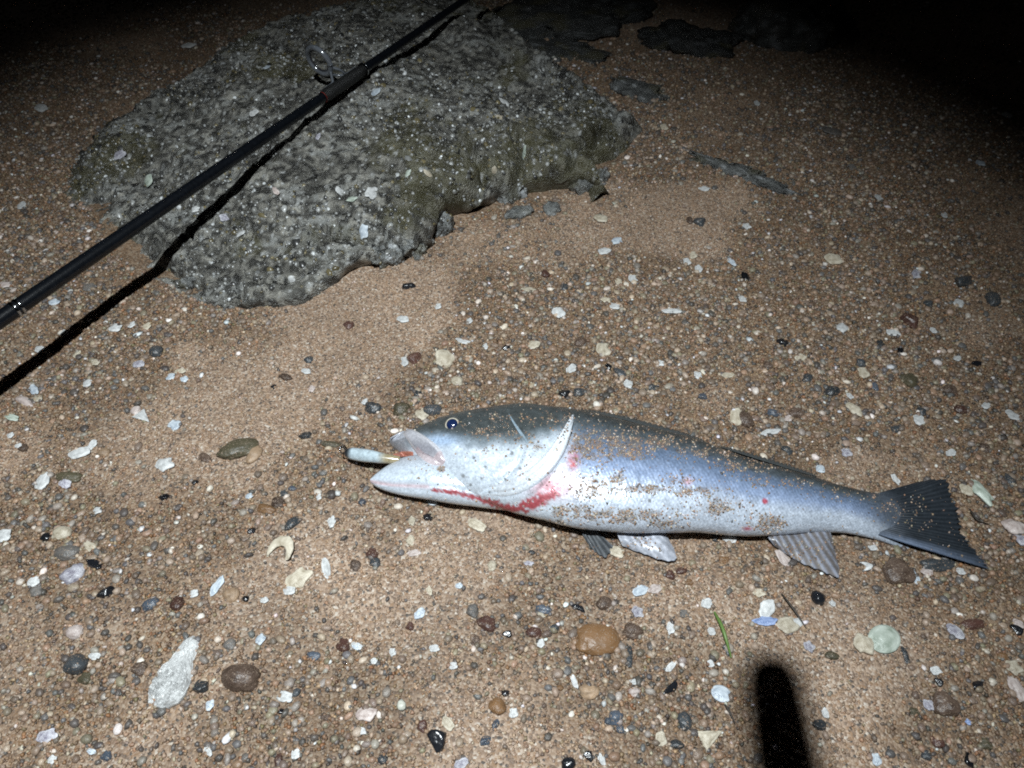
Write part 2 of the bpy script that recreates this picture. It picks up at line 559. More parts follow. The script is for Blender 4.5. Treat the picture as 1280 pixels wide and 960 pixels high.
C = earthy(C)
M_GRAVEL = attr_mat('wet_gravel', rough=0.38, spec=0.5, bump=(900, .5, .001))
tag(link('gravel', mesh_np('gravel', V, F, C, True), M_GRAVEL), 'fine mixed gravel strewn through the sand', 'gravel', None, 'stuff')
p4 = sample_ground(6800, 0.10, 1.9, dens_grav)
s4 = RNG.uniform(0.0026, 0.0052, len(p4))
P4 = np.column_stack([p4, gh(p4[:, 0], p4[:, 1]) + s4 * 0.2])
V, F, C = pieces(P4, s4, I2V, I2F, W_GRAV, flat=(.4, .75), jit=.09, upright=True)
C = earthy(C)
tag(link('pea_gravel', mesh_np('pea_gravel', V, F, C, True), M_GRAVEL), 'pea-sized mixed gravel strewn through the sand', 'gravel', None, 'stuff')
# pale shell grit: flat flakes
p5 = sample_ground(850, 0.10, 1.9, dens_grav)
s5 = RNG.uniform(0.0014, 0.0034, len(p5))
P5 = np.column_stack([p5, gh(p5[:, 0], p5[:, 1]) + s5 * 0.45 + .0006])
V, F, C = pieces(P5, s5, I1V, I1F, np.eye(12)[9] * .7 + np.eye(12)[8] * .3, flat=(.25, .5), jit=.3, upright=True)
C = np.clip(C * np.array([.84, .85, .87]), 0, .85)
tag(link('shell_grit', mesh_np('shell_grit', V, F, C, False), attr_mat('shell_grit', rough=.42, spec=.5)), 'crushed white shell grit scattered over the sand', 'shell grit', None, 'stuff')

# ------------------------------------------------------------------ the rock: mesh
rx = np.arange(-0.82, 0.32, 0.0034); ry = np.arange(0.72, 1.78, 0.0034)
RX, RY = np.meshgrid(rx, ry, indexing='ij')
RZ, RSD = rock_height(RX, RY)
RXd = RX + 0.006 * fbm(RX * 45, RY * 45, 2, 90); RYd = RY + 0.006 * fbm(RX * 45 + 9, RY * 45, 2, 94)
# the front foot is undercut: the lowest band of the face is drawn inwards
gx, gy = np.gradient(RSD, rx, ry); gl = np.hypot(gx, gy) + 1e-6
und = np.clip(.016 - RSD, 0, .032) * 1.9 * smooth(1.16, 1.02, RY) * smooth(-.62, -.50, RX) * np.clip(.7 + 1.2 * fbm(RX * 6, RY * 6, 2, 150), .2, 1.2)
RXd = RXd + gx / gl * und; RYd = RYd + gy / gl * und
V = np.stack([RXd, RYd, RZ + gh(RX, RY)], -1).reshape(-1, 3)
F = grid_faces(len(rx), len(ry))
ok = (RSD.ravel() > -0.018)
F = F[ok[F].all(1)]
used = np.unique(F); remap = np.full(len(V), -1); remap[used] = np.arange(len(used))
V = V[used]; F = remap[F]
xs, ys = V[:, 0] + .35 * V[:, 2], V[:, 1] + .9 * V[:, 2]
t = fbm(xs * 26, ys * 26, 4, 100); t2 = fbm(xs * 8, ys * 8, 4, 120); wv = worley(xs * 150, ys * 150, 62)
cid = hash2(np.floor(xs * 190), np.floor(ys * 190), 9)
w1, cid2 = worley_id(xs * 120 + t, ys * 120, 19); w2, cid3 = worley_id(xs * 60 + t, ys * 60 + t2, 23)
base = np.array([.180, .174, .153])[None] * (1 + 0.7 * t[:, None]) * (.18 + 1.7 * cid2[:, None] ** 1.6) * (.65 + .7 * cid3[:, None]) * smooth(.95, .45, w1)[:, None] ** .5
base = base + .002
pale = smooth(.05, .45, t + 0.35 * (cid - .5))[:, None]
pale = pale * smooth(.3, .6, cid2)[:, None]
base = base * (1 - pale) + np.array([.28, .285, .27])[None] * pale
ol = smooth(.10, .36, t2 + .25 * t)[:, None] * .7
base = base * (1 - ol) + np.array([.075, .068, .030])[None] * (1 + .6 * t[:, None]) * ol
wh = (smooth(.93, .97, cid) * smooth(.5, .2, wv))[:, None]
base = base * (1 - wh) + np.array([.48, .49, .48])[None] * wh
M_ROCK = attr_mat('barnacled_rock', rough=0.33, spec=0.6, bump=(330, 1.0, .006))
boulder = empty('boulder', (-0.3, 1.1, 0))
tag(boulder, 'large low grey rock crusted with barnacles and shell under the fishing rod', 'rock')
rock_o = link('stone', mesh_np('stone', V, F, np.clip(base, .01, .8)), M_ROCK, boulder)
def lumpy(name, loc, size, rotz, seed, sub=5, rough=.28, parent=None, tone=1.0, mat=None, sink=.35):
    V, F = ico(sub); V00 = V; V = V * np.array([size[0], size[1], min(size[0], size[1]) * .6])[None] / min(size[0], size[1])
    d = 1 + rough * fbm(V[:, 0] * 1.7 + seed, V[:, 1] * 1.7 + V[:, 2] * 1.3, 4, seed) + rough * .4 * fbm(V[:, 0] * 4 + V[:, 2] * 1.5, V[:, 1] * 4 - V[:, 2] * 1.5, 3, seed + 9)
    d = d + rough * .25 * (.4 - worley(V[:, 0] * 5 + V[:, 2] * 3 + seed, V[:, 1] * 5 + V[:, 2] * 2, seed))
    V = V00 * d[:, None] * np.array(size)[None] / 2
    fw_ = .0035 * fbm(V[:, 0] * 70 + seed, V[:, 1] * 70 + V[:, 2] * 50, 3, seed + 31) + .003 * (.4 - worley(V[:, 0] * 90 + V[:, 2] * 60, V[:, 1] * 90 + V[:, 2] * 50, seed + 33))
    V = V * (1 + fw_ / np.maximum(np.linalg.norm(V, axis=1), .004))[:, None]
    c, s = math.cos(rotz), math.sin(rotz)
    V = V @ np.array([[c, s, 0], [-s, c, 0], [0, 0, 1]])
    q = fbm(V[:, 0] * 90 + seed, V[:, 1] * 90 + V[:, 2] * 70, 3, seed + 3)
    col = np.array([.15, .155, .15])[None] * (1 + 1.0 * q[:, None]) * tone
    col = mixc(col, (.42 * tone, .44 * tone, .45 * tone), smooth(.28, .5, q))
    col = mixc(col, (.09, .08, .04), smooth(.15, .4, fbm(V[:, 0] * 30, V[:, 1] * 30 + V[:, 2] * 20, 3, seed + 5)) * .6)
    z = loc[2] + size[2] * (.5 - sink)
    if parent is not None:
        V = V + np.array([loc[0], loc[1], z])
        return link(name, mesh_np(name, V, F, np.clip(col, .01, .8)), mat or M_ROCK, parent)
    o_ = link(name, mesh_np(name, V, F, np.clip(col, .01, .8)), mat or M_ROCK)
    o_.location = (loc[0], loc[1], z)
    return o_


lump_objs = []
for i, (px_, py_, w_, h_, z_, tn) in enumerate([(488, 322, 40, 30, .030, 1.2), (520, 310, 42, 28, .030, 1.3), (550, 286, 30, 24, .03, 1.0), (640, 246, 40, 20, .022, 1.0), (735, 232, 26, 40, .030, 1.3), (240, 354, 40, 16, .014, 1.1)]):
    p = gpt(px_, py_); dep = (p - CC) @ FW
    lump_objs.append(lumpy('rock_lump', (p[0], p[1], p[2]), (w_ * dep / FPX, h_ * 1.25 * dep / FPX, z_ * 1.5), i * 1.3, 400 + i * 7, 5, .50, boulder, tn, sink=.42))
allv = [tuple(v) for v in V]; allf = [tuple(f) for f in F]
for lo in lump_objs:
    k0 = len(allv); allv += [v.co[:] for v in lo.data.vertices]; allf += [tuple(q + k0 for q in p_.vertices) for p_ in lo.data.polygons]
rock_bvh = BVHTree.FromPolygons(allv, allf)


def drop(x, y, bvh=rock_bvh):
    h = bvh.ray_cast(Vector((x, y, 1.0)), Vector((0, 0, -1)))
    if h[0] is None: return None, None
    return h[0], (h[1] if h[1].z > 0 else -h[1])


def hit_px(px, py, bvh):
    d = Vector(ray(px, py)).normalized()
    h = bvh.ray_cast(Vector(CC), d)
    if h[0] is None: return None, None
    return h[0], (h[1] if h[1].dot(d) < 0 else -h[1])


# barnacles: small cones and flakes over the whole rock
BAR_V = []; BAR_F = []
for k in range(6):
    a = k * math.pi / 3; BAR_V.append((math.cos(a), math.sin(a), -.35))
for k in range(6):
    a = k * math.pi / 3 + .2; BAR_V.append((.5 * math.cos(a), .5 * math.sin(a), .75))
BAR_V.append((0, 0, .45)); BAR_V = np.array(BAR_V)
for k in range(6):
    j = (k + 1) % 6
    BAR_F += [(k, j, 6 + j), (k, 6 + j, 6 + k), (6 + k, 6 + j, 12)]
BAR_F = np.array(BAR_F)
n = 26000
bx = RNG.uniform(-.80, .30, n); by = RNG.uniform(.76, 1.62, n)
bh, bs = rock_height(bx, by)
k = (bs > 0.004) & (RNG.uniform(0, 1, n) < np.clip(.55 + 1.3 * fbm(bx * 9, by * 9, 3, 130), .12, 1))
bx, by = bx[k], by[k]; POS = []; SZ = []; NRM = []
for i in range(len(bx)):
    p, nn = drop(bx[i], by[i])
    if p is not None: POS.append(p[:]); NRM.append(nn[:])
POS = np.array(POS); NRM = np.array(NRM)
SZ = RNG.uniform(.0013, .0034, len(POS)) * np.where(RNG.uniform(0, 1, len(POS)) < .10, 1.9, 1)
V, F, C = pieces(np.zeros_like(POS), SZ, BAR_V, BAR_F, W_GRAV, flat=(.5, 1.0), jit=.25, upright=True)
# tilt each to the rock's slope
nz = NRM / np.linalg.norm(NRM, axis=1)[:, None]; tx = np.cross(np.array([0, 1.0, 0]), nz); tx /= np.linalg.norm(tx, axis=1)[:, None]; ty = np.cross(nz, tx)
Mx = np.stack([tx, ty, nz], -1)
V = (np.einsum('nij,nkj->nki', Mx, V.reshape(len(POS), -1, 3)) + POS[:, None, :]).reshape(-1, 3)
g = RNG.choice(5, len(POS), p=[.33, .24, .27, .05, .11])
bc = np.array([(.15, .15, .14), (.29, .295, .285), (.045, .045, .043), (.60, .62, .62), (.15, .125, .065)])[g] * RNG.uniform(.5, 1.35, (len(POS), 1))
C = np.repeat(bc[:, None, :], len(BAR_V), 1).reshape(-1, 3)
o = link('barnacle_crust', mesh_np('barnacle_crust', V, F, C, False), attr_mat('barnacle', rough=.3, spec=.6), boulder)
o['kind'] = 'stuff'

# ------------------------------------------------------------------ the fish
def crom(P, n):
    """Catmull-Rom resampling of a list of rows"""
    P = np.array(P, float); m = len(P)
    t = np.linspace(0, m - 1, n); i = np.clip(np.floor(t).astype(int), 0, m - 2); u = (t - i)[:, None]
    p0 = P[np.clip(i - 1, 0, m - 1)]; p1 = P[i]; p2 = P[i + 1]; p3 = P[np.clip(i + 2, 0, m - 1)]
    return 0.5 * (2 * p1 + (p2 - p0) * u + (2 * p0 - 5 * p1 + 4 * p2 - p3) * u ** 2 + (-p0 + 3 * p1 - 3 * p2 + p3) * u ** 3)


def plerp(P, n):
    P = np.array(P, float)
    d = np.r_[0, np.cumsum(np.linalg.norm(np.diff(P[:, :2], axis=0), axis=1))]
    t = np.linspace(0, d[-1], n)
    return np.stack([np.interp(t, d, P[:, k]) for k in range(P.shape[1])], -1)


def blob(x, y, a, b, rx_, ry_):
    return np.exp(-((x - a) / rx_) ** 2 - ((y - b) / ry_) ** 2)


# columns: dorsal outline px, ventral outline px, thickness in cm
BODY = [(486, 547, 489, 555, 1.2), (500, 539, 512, 572, 2.4), (520, 532, 535, 590, 3.4), (545, 524, 565, 610, 4.4), (575, 516, 600, 626, 5.2), (610, 509, 640, 638, 5.9),
        (650, 505, 680, 648, 6.5), (690, 507, 715, 657, 6.8), (730, 514, 750, 663, 6.9), (770, 524, 785, 666, 6.9), (815, 535, 825, 666, 6.7), (860, 547, 865, 666, 6.3),
        (905, 561, 905, 667, 5.7), (950, 576, 945, 669, 5.0), (995, 590, 985, 668, 4.2), (1035, 601, 1025, 664, 3.4), (1070, 608, 1063, 664, 2.7), (1100, 613, 1095, 670, 2.0),
        (1125, 618, 1120, 678, 1.3), (1140, 624, 1140, 684, 0.7)]
JAW = [(463, 598, 463, 603, 0.7, 2.2), (471, 590, 475, 610, 1.6, 2.2), (486, 579, 496, 616, 2.6, 2.3), (508, 569, 524, 621, 3.5, 2.5), (540, 570, 555, 626, 4.0, 2.6),
       (578, 582, 590, 631, 3.8, 2.6), (620, 602, 628, 637, 3.4, 2.6), (650, 616, 655, 641, 2.6, 2.6)]


def loft(S, ns, nc, jaw=False):
    A = crom(S, ns); V = []; UVs = []
    ph = np.linspace(0, 2 * np.pi, nc, endpoint=False)
    for i, r in enumerate(A):
        T = max(r[4], .3) / 100 * (1.0 if jaw else 1.16)
        zm = (r[5] / 100) if jaw else T / 2 + .001
        d = at(r[0], r[1], zm); v = at(r[2], r[3], zm)
        c = (d + v) / 2; h = (d - v) / 2; m = np.linalg.norm(h); h = h / m
        a = math.sqrt(max(m * m - (T / 2 * 0.62) ** 2, (0.72 * m) ** 2))
        g0 = ghs(c[0], c[1]) - 0.003
        cs = np.cos(ph); sn = np.sin(ph)
        zz = np.sign(sn) * np.abs(sn) ** 0.92 * T / 2 * (1 - .10 * cs ** 2)
        V.append(c[None] + h[None] * (a * cs)[:, None] + np.stack([0 * zz, 0 * zz, zz + g0], -1))
        UVs.append(np.stack([np.full(nc, i / (ns - 1)), (1 - cs) / 2], -1))
    V = np.array(V).reshape(-1, 3); UVs = np.array(UVs).reshape(-1, 2)
    low = gh(V[:, 0], V[:, 1]) - .003
    V[:, 2] = np.maximum(V[:, 2], low)
    F = grid_faces(ns, nc, True)
    return V, F, UVs


SANDY = [(800, 541, 150, 13, .36), (950, 580, 120, 11, .36), (640, 526, 70, 13, .33), (1060, 615, 60, 10, .34), (745, 557, 32, 20, 1.1), (785, 558, 34, 15, 1.1), (830, 552, 42, 10, .85), (880, 566, 45, 9, .7), (930, 584, 48, 11, .5), (990, 604, 50, 9, .38), (738, 610, 20, 14, 1.0),
         (715, 640, 32, 10, 1.0), (780, 645, 50, 9, 1.1), (835, 655, 30, 6, .8), (690, 652, 26, 5, .7), (800, 611, 40, 5, 1.1), (772, 598, 13, 12, .7), (872, 614, 36, 8, .75),
         (905, 635, 34, 14, .75), (852, 600, 28, 8, .5), (962, 655, 24, 11, 1.0), (950, 600, 40, 10, .4), (645, 545, 34, 10, .45), (600, 540, 32, 9, .5), (668, 560, 20, 10, .55),
         (552, 586, 5, 3.5, 1.2), (615, 562, 20, 8, .4), (1060, 620, 40, 8, .35), (1110, 637, 30, 12, .38), (705, 540, 20, 10, .45), (1000, 692, 30, 14, .5), (800, 675, 25, 12, .45),
         (1150, 640, 40, 30, .22), (690, 524, 70, 10, .4), (590, 528, 40, 9, .3), (850, 640, 40, 12, .45), (640, 590, 40, 12, .12)]


def sandy(x, y):
    d = 0
    for (a, b, rx_, ry_, s) in SANDY:
        d = np.maximum(d, s * blob(x, y, a, b, rx_, ry_))
    return np.clip(d * (1.0 + 1.5 * vnoise(x / 7.0, y / 6.0, 201) + .9 * vnoise(x / 2.7, y / 2.4, 203)), 0, 1.3)


def paint_body(V, c):
    x, y = pix(V); n1 = vnoise(x / 9, y / 9, 301); n2 = vnoise(x / 3, y / 3, 303)
    cc = c + .035 * n1 + .03 * n2
    col = np.tile(np.array([[.046, .054, .056]]), (len(x), 1))
    col = mixc(col, (.090, .108, .122), smooth(.12, .30, cc))
    col = mixc(col, (.15, .205, .31), smooth(.27, .46, cc))
    col = mixc(col, (.28, .36, .53), smooth(.46, .66, cc))
    col = mixc(col, (.52, .58, .67), smooth(.62, .84, cc))
    # head: silver white cheeks and gill cover, dark crown
    head = smooth(735, 690, x)
    hc = np.tile(np.array([[.070, .081, .083]]), (len(x), 1))
    edge = np.interp(x, [480, 540, 580, 620, 660, 700, 740], [560, 546, 552, 553, 548, 536, 528]) + 7 * n1
    hc = mixc(hc, (.20, .24, .27), smooth(-14, 2, y - edge))
    hc = mixc(hc, (.60, .67, .75), smooth(-4, 14, y - edge))
    w = head[:, None]; col = col * (1 - w) + hc * w
    # snout: grey-lilac lip, pale blue cheek wedge
    col = mixc(col, (.30, .30, .33), smooth(520, 500, x) * .8)
    col = mixc(col, (.42, .55, .74), blob(x, y, 552, 551, 22, 7) * 1.1)
    # tail stalk darker towards the fin
    col = mixc(col, (.10, .12, .15), smooth(1060, 1118, x) * (1 - .55 * smooth(.6, .95, c)))
    # scale rows: fine criss-cross tone
    col = col * (1 + .10 * np.sin(x * 1.15 + y * .55) * np.sin(x * .75 - y * 1.15) * smooth(740, 780, x))[:, None]
    # blood under the throat and behind the gill
    d = seg_dist(x, y, [(540, 612), (565, 614), (590, 621), (615, 629), (642, 637), (668, 630), (692, 617)])
    bw = np.interp(x, [540, 560, 600, 640, 660, 690], [1.5, 3.5, 3.5, 5, 8, 6])
    col = mixc(col, (.36, .022, .030), smooth(1.3, .4, d / bw + 1.3 * n2 + .8 * vnoise(x / 7, y / 5, 341)) * .92)
    col = mixc(col, (.62, .24, .28), blob(x, y, 690, 608, 26, 14) * .8)
    col = mixc(col, (.55, .10, .10), blob(x, y, 716, 576, 7, 12) * (0.75 + n2))
    col = mixc(col, (.70, .40, .42), blob(x, y, 500, 606, 40, 3) * .6)
    col = mixc(col, (.45, .03, .06), smooth(4.5, 2, np.hypot(x - 956, (y - 627) * 1.0) + 2 * n2) * .9)
    col = mixc(col, (.45, .12, .16), blob(x, y, 934, 661, 6, 2.5))
    col = mixc(col, (.55, .22, .22), blob(x, y, 860, 602, 5, 4) * .7)
    # dark freckles on the gill cover
    for (a, b, r_) in [(579, 595, 2), (588, 606, 1.5), (607, 584, 1.6), (640, 567, 2), (612, 615, 1.4), (650, 585, 1.5), (661, 601, 1.6), (632, 600, 1.3), (655, 610, 1.3), (677, 605, 1.4), (574, 612, 1.3), (602, 598, 1.2), (812, 626, 2), (592, 572, 1.4)]:
        col = mixc(col, (.13, .13, .13), smooth(r_ + 1.2, r_ - .4, np.hypot(x - a, y - b)) * .8)
    # mottling of the skin
    col = col * (1 + .30 * vnoise(x / 2.1, y / 1.9, 331) + .30 * vnoise(x / 5.0, y / 3.5, 335) * smooth(.55, .2, c))[:, None]
    # wet sand film where sand sticks
    s = sandy(x, y)
    col = mixc(col, (.20, .160, .125), smooth(.40, .80, s + .25 * vnoise(x / 1.6, y / 1.6, 351)) * .55)
    return col


fish_root_p = at(800, 610, 0)
fish = empty('fish', (fish_root_p[0], fish_root_p[1], 0.0))
tag(fish, 'silver sea bass lying on its side on the sand, gills bleeding, flank sandy', 'fish')

V, F, UVs = loft(BODY, 700, 180)
x, y = pix(V); c = UVs[:, 1]
topside = smooth(.012, .03, V[:, 2])
# operculum: raised plate that ends in a step, preopercle groove, eye socket, cheek
OP = np.array([(600, 500), (640, 500), (690, 508), (716, 517), (713, 545), (703, 575), (682, 604), (655, 626), (610, 636), (560, 630), (560, 560)], float)
osd = poly_sd(x, y, OP)
dz = .0034 * smooth(-1.5, 3.5, osd) * smooth(575, 665, x)
gro = seg_dist(x, y, [(636, 517), (650, 540), (656, 556), (648, 580), (628, 602), (596, 616)])
dz = dz - .0016 * np.exp(-(gro / 3.0) ** 2) * 1.6
dz = dz - .0022 * np.exp(-((np.hypot(x - 565, (y - 532) * 1.1)) / 11) ** 2)
dz = dz - .0010 * np.exp(-(seg_dist(x, y, [(575, 560), (600, 575), (620, 580)]) / 4) ** 2)
dz = dz + .0007 * fbm(x / 16, y / 14, 3, 320)
V[:, 2] += dz * topside
colr = paint_body(V, c)
# overlapping scales: staggered rows, each tilted a little
su = UVs[:, 0] * 150; sv = np.arccos(np.clip(1 - 2 * c, -1, 1)) / np.pi * 46
row = np.floor(sv); fu = (su + .5 * (row % 2)) % 1.0; fv = sv - row
edge_ = fu - .55 + .9 * (fv - .5) ** 2
scl = smooth(0, .18, edge_) * 1.0 + .5 * (1 - fu)
msk = smooth(700, 735, x) * smooth(1125, 1085, x) * (1 - smooth(.3, .6, sandy(x, y)))
V[:, 2] += .00038 * scl * msk * topside
colr = colr * (1 + (.17 * (smooth(.1, .6, fu) - .5) + .18 * (hash2(np.floor(su + .5 * (row % 2)), row, 13) - .5)) * msk)[:, None]
lat = np.abs(c - (.36 + .05 * smooth(720, 1000, x))) * 300
colr = colr * (1 - .25 * np.exp(-(lat / 3.0) ** 2) * msk)[:, None]
M_FISH = attr_mat('wet_silver_skin', rough=0.38, metal=0.12, coat=0.15, spec=0.6, bump=(420, .30, .0012), sheen=.22)
M_HEADSKIN = attr_mat('smooth_wet_skin', rough=0.32, metal=0.10, coat=0.25, spec=0.6, bump=(330, .35, .0014), sheen=.2)
body_o = link('body', mesh_np('body', V, F, colr, True, UVs), M_FISH, fish)
body_bvh = BVHTree.FromPolygons([tuple(v) for v in V], [tuple(f) for f in F])

# lower jaw
V, F, UVs = loft(JAW, 130, 64, True)
x, y = pix(V)
V[:, 2] += (-.0012 * np.exp(-(seg_dist(x, y, [(474, 604), (510, 606), (555, 608), (600, 615)]) / 2.2) ** 2) - .0009 * np.exp(-(seg_dist(x, y, [(500, 612), (550, 614), (600, 622)]) / 2) ** 2)) * smooth(.012, .02, V[:, 2])
n2 = vnoise(x / 3, y / 3, 303)
col = np.tile(np.array([[.58, .65, .73]]), (len(x), 1))
col = mixc(col, (.45, .44, .47), smooth(590, 575, y + .12 * (x - 480)) * .55)
col = mixc(col, (.62, .42, .44), np.exp(-(seg_dist(x, y, [(464, 602), (490, 606), (535, 608)]) / 2.4) ** 2) * .75)
d = seg_dist(x, y, [(540, 612), (565, 614), (590, 621), (615, 629), (642, 637)])
bw = np.interp(x, [540, 560, 600, 640], [1.5, 3.5, 3.5, 5])
col = mixc(col, (.36, .022, .030), smooth(1.3, .4, d / bw + 1.3 * n2 + .8 * vnoise(x / 7, y / 5, 341)) * .92)
for (a, b) in [(579, 595), (588, 606), (552, 597), (532, 600), (515, 590), (565, 603)]:
    col = mixc(col, (.15, .15, .15), smooth(2.6, 1.0, np.hypot(x - a, y - b)) * .6)
col = mixc(col, (.22, .155, .105), smooth(.38, .75, sandy(x, y)) * .8)
jaw_o = link('lower_jaw', mesh_np('lower_jaw', V, F, col, True, UVs), M_HEADSKIN, fish)
jaw_bvh = BVHTree.FromPolygons([tuple(v) for v in V], [tuple(f) for f in F])


def on_fish(px, py):
    best = None
    for b in (body_bvh, jaw_bvh):
        p, nn = hit_px(px, py, b)
        if p is not None and (best is None or (p - Vector(CC)).length < (best[0] - Vector(CC)).length):
            best = (p, nn)
    return best


def strip(name, path, nu, nv, lift, colf, mat, ridges=0, ridge_h=.0008, tail_=6):
    """a raised flap lying on the head: path rows are px, py, half width in px"""
    A = crom(path, nu); V = []; C = []
    tang = np.gradient(A[:, :2], axis=0); tang /= np.linalg.norm(tang, axis=1)[:, None]
    for i in range(nu):
        nrm = np.array([-tang[i, 1], tang[i, 0]])
        for j in range(nv):
            v = j / (nv - 1) * 2 - 1
            q = A[i, :2] + nrm * v * A[i, 2]
            h = on_fish(*q)
            u = i / (nu - 1)
            off = lift * (1 - abs(v) ** 4) * min(1, 6 * u + .3) * min(1, tail_ * (1 - u) + .05) - .0005
            if ridges: off += ridge_h * math.cos(v * ridges * math.pi)
            if h is None:
                g = at(q[0], q[1], .02); p = Vector(g)
            else:
                p = h[0] + (h[1] * .6 + Vector((0, 0, .4))) * off
            V.append(p[:]); C.append(colf(u, v))
    V = np.array(V).reshape(nu, nv, 3)
    for _ in range(2):                       # relax the projected points a little
        V[1:-1] = .5 * V[1:-1] + .25 * (V[:-2] + V[2:])
    return link(name, mesh_np(name, V.reshape(-1, 3), grid_faces(nu, nv), np.array(C)), mat, fish)


def gill_col(u, v):
    s = abs(math.cos(v * 2.5 * math.pi)) ** .35
    c = np.array([.82, .88, .95]) * (.74 + .26 * s) * (1 - .30 * smooth(.45, 1, np.array(u)))
    if v < -.75: c = c * .7 + np.array([.3, .38, .5]) * .3
    return c


strip('gill_membrane', [(716, 519, 1.4), (711, 533, 4), (703, 551, 8), (692, 570, 10.5), (676, 588, 11.5), (656, 602, 12), (634, 611, 11), (612, 613, 8)], 60, 25, .0056, gill_col, M_HEADSKIN, 3, .0004, 1.5)
strip('cheek_spine', [(636, 517, .6), (641, 526, 1.3), (648, 537, 2.0), (656, 548, 1.6), (660, 555, .5)], 20, 7, .0014, lambda u, v: (.30, .39, .46), M_HEADSKIN)
strip('upper_lip', [(489, 550, 3), (496, 547, 4), (505, 543, 4.5), (514, 542, 3)], 18, 9, .0010, lambda u, v: (.40, .42, .47), M_HEADSKIN)


def max_col(u, v):
    c = np.array([.42, .42, .46]) + .10 * math.sin(u * 9 + v * 2)
    if abs(v) > .62: c = np.array([.66, .66, .70])
    if u > .75 or (v > .4 and u > .4): c = c * .6 + np.array([.58, .38, .38]) * .4
    return c


strip('jaw_flap', [(506, 540, 5), (516, 546, 9), (527, 556, 12), (538, 566, 13), (548, 574, 9.5), (556, 578, 3)], 34, 15, .0058, max_col, M_HEADSKIN)


def gum_col(u, v): return (.42, .17, .12)


strip('gum', [(492, 570, 2.2), (500, 568, 3.2), (508, 567, 3.4), (517, 567, 2.6)], 14, 7, .0030, gum_col, M_HEADSKIN)

# eye: domed disc with pale ring and dark blue pupil
h = on_fish(565.5, 531)
ec = h[0]; en = (h[1] * .5 + Vector((0, -.35, .5))).normalized()
er = 0.0092
rot = en.to_track_quat('Z', 'Y').to_matrix()


def dome(r, hgt, nr, na, z0):
    V = [(0, 0, z0 + hgt)]
    for i in range(1, nr + 1):
        t_ = i / nr
        for k_ in range(na):
            a = 2 * math.pi * k_ / na
            V.append((r * t_ * math.cos(a), r * t_ * math.sin(a), z0 + hgt * math.sqrt(max(0, 1 - (t_ * .97) ** 2))))
    F = [(0, 1 + k_, 1 + (k_ + 1) % na) for k_ in range(na)]
    for i in range(1, nr):
        for k_ in range(na):
            a = 1 + (i - 1) * na + k_; b = 1 + (i - 1) * na + (k_ + 1) % na
            F += [(a, a + na, b + na), (a, b + na, b)]
    return np.array(V), np.array(F)


dv, df = dome(er, .0042, 12, 36, -.001)
rr = np.hypot(dv[:, 0], dv[:, 1]) / er
col = np.tile(np.array([[.62, .58, .48]]), (len(rr), 1))
col = mixc(col, (.05, .05, .05), smooth(.86, .95, rr))
W3 = np.array(rot.to_3x3() if hasattr(rot, 'to_3x3') else rot)
M_EYE = attr_mat('wet_eye', rough=.06, coat=1.0, spec=.8)
eye_o = link('eye', mesh_np('eye', dv @ W3.T + np.array(ec), df, col), M_EYE, fish)
dv, df = dome(er * .80, .0046, 10, 32, -.0002)
rr = np.hypot(dv[:, 0], dv[:, 1]) / er / .80
col = mixc(np.tile(np.array([[.010, .022, .075]]), (len(rr), 1)), (.006, .008, .015), smooth(.75, .95, rr))
link('pupil', mesh_np('pupil', dv @ W3.T + np.array(ec), df, col), M_EYE, eye_o)


# fins
def fin(name, base_px, tip_px, zb, zt, nrays, c_mem, c_ray, mat, rough_edge=3, curl=0.0, label=None, dark_tip=None, lower=False):
    nu = nrays * 6 + 1; nv = 22
    B = plerp(base_px, nu); T_ = plerp(tip_px, nu); V = []; C = []
    for i in range(nu):
        u = i / (nu - 1); ph_ = (i % 6) / 6.0
        rayw = abs(math.cos(math.pi * ph_)) ** 4
        for j in range(nv):
            v = j / (nv - 1)
            vv = v * (1 - .035 * (1 - rayw) * (v > .5) - .07 * float(hash2(np.array([i // 3]), np.array([3]), 5)[0]))
            q = B[i] * (1 - vv) + T_[i] * vv
            zz = zb * (1 - vv) + zt * vv + curl * math.sin(math.pi * vv) + .00055 * rayw * (1 - .4 * v) + .0014 * math.sin(u * 9 + v * 3)
            g_ = at(q[0], q[1], 0); gz = ghs(g_[0], g_[1])
            p = at(q[0], q[1], zz + gz)
            V.append(p)
            c_ = np.array(c_mem) * (1 - rayw) + np.array(c_ray) * rayw
            if lower:
                e_ = max(0, (u - .86) / .14) * (1 - .75 * v); c_ = c_ * (1 - e_) + np.array([.22, .28, .40]) * e_
                b_ = max(0, 1 - v * 3.2) * .8; c_ = c_ * (1 - b_) + np.array([.085, .10, .125]) * b_
            if dark_tip is not None: c_ = c_ * (1 - v) + np.array(dark_tip) * v
            s_ = 1 + .35 * float(vnoise(np.array([q[0] / 4]), np.array([q[1] / 4]), 77)[0])
            C.append(c_ * s_)
    V = np.array(V); C = np.array(C); nn = len(V)
    F = grid_faces(nu, nv)
    V2 = V.copy(); V2[:, 2] -= .0009
    o_ = link(name, mesh_np(name, np.vstack([V, V2]), np.vstack([F, F[:, ::-1] + nn]), np.vstack([C, C])), mat, fish)
    return o_


M_FIN = attr_mat('wet_fin', rough=0.34, coat=0.15, spec=0.5)
tail = fin('tail_fin', [(1092, 618), (1104, 630), (1109, 645), (1106, 658), (1098, 668)],
           [(1148, 602), (1172, 597), (1185, 598), (1194, 612), (1200, 632), (1203, 650), (1208, 668), (1218, 683), (1230, 697), (1242, 713)], .012, .007, 26,
           (.020, .025, .031), (.034, .041, .050), M_FIN, curl=.004, lower=True)
tail['label'] = 'dark slate forked tail fin'
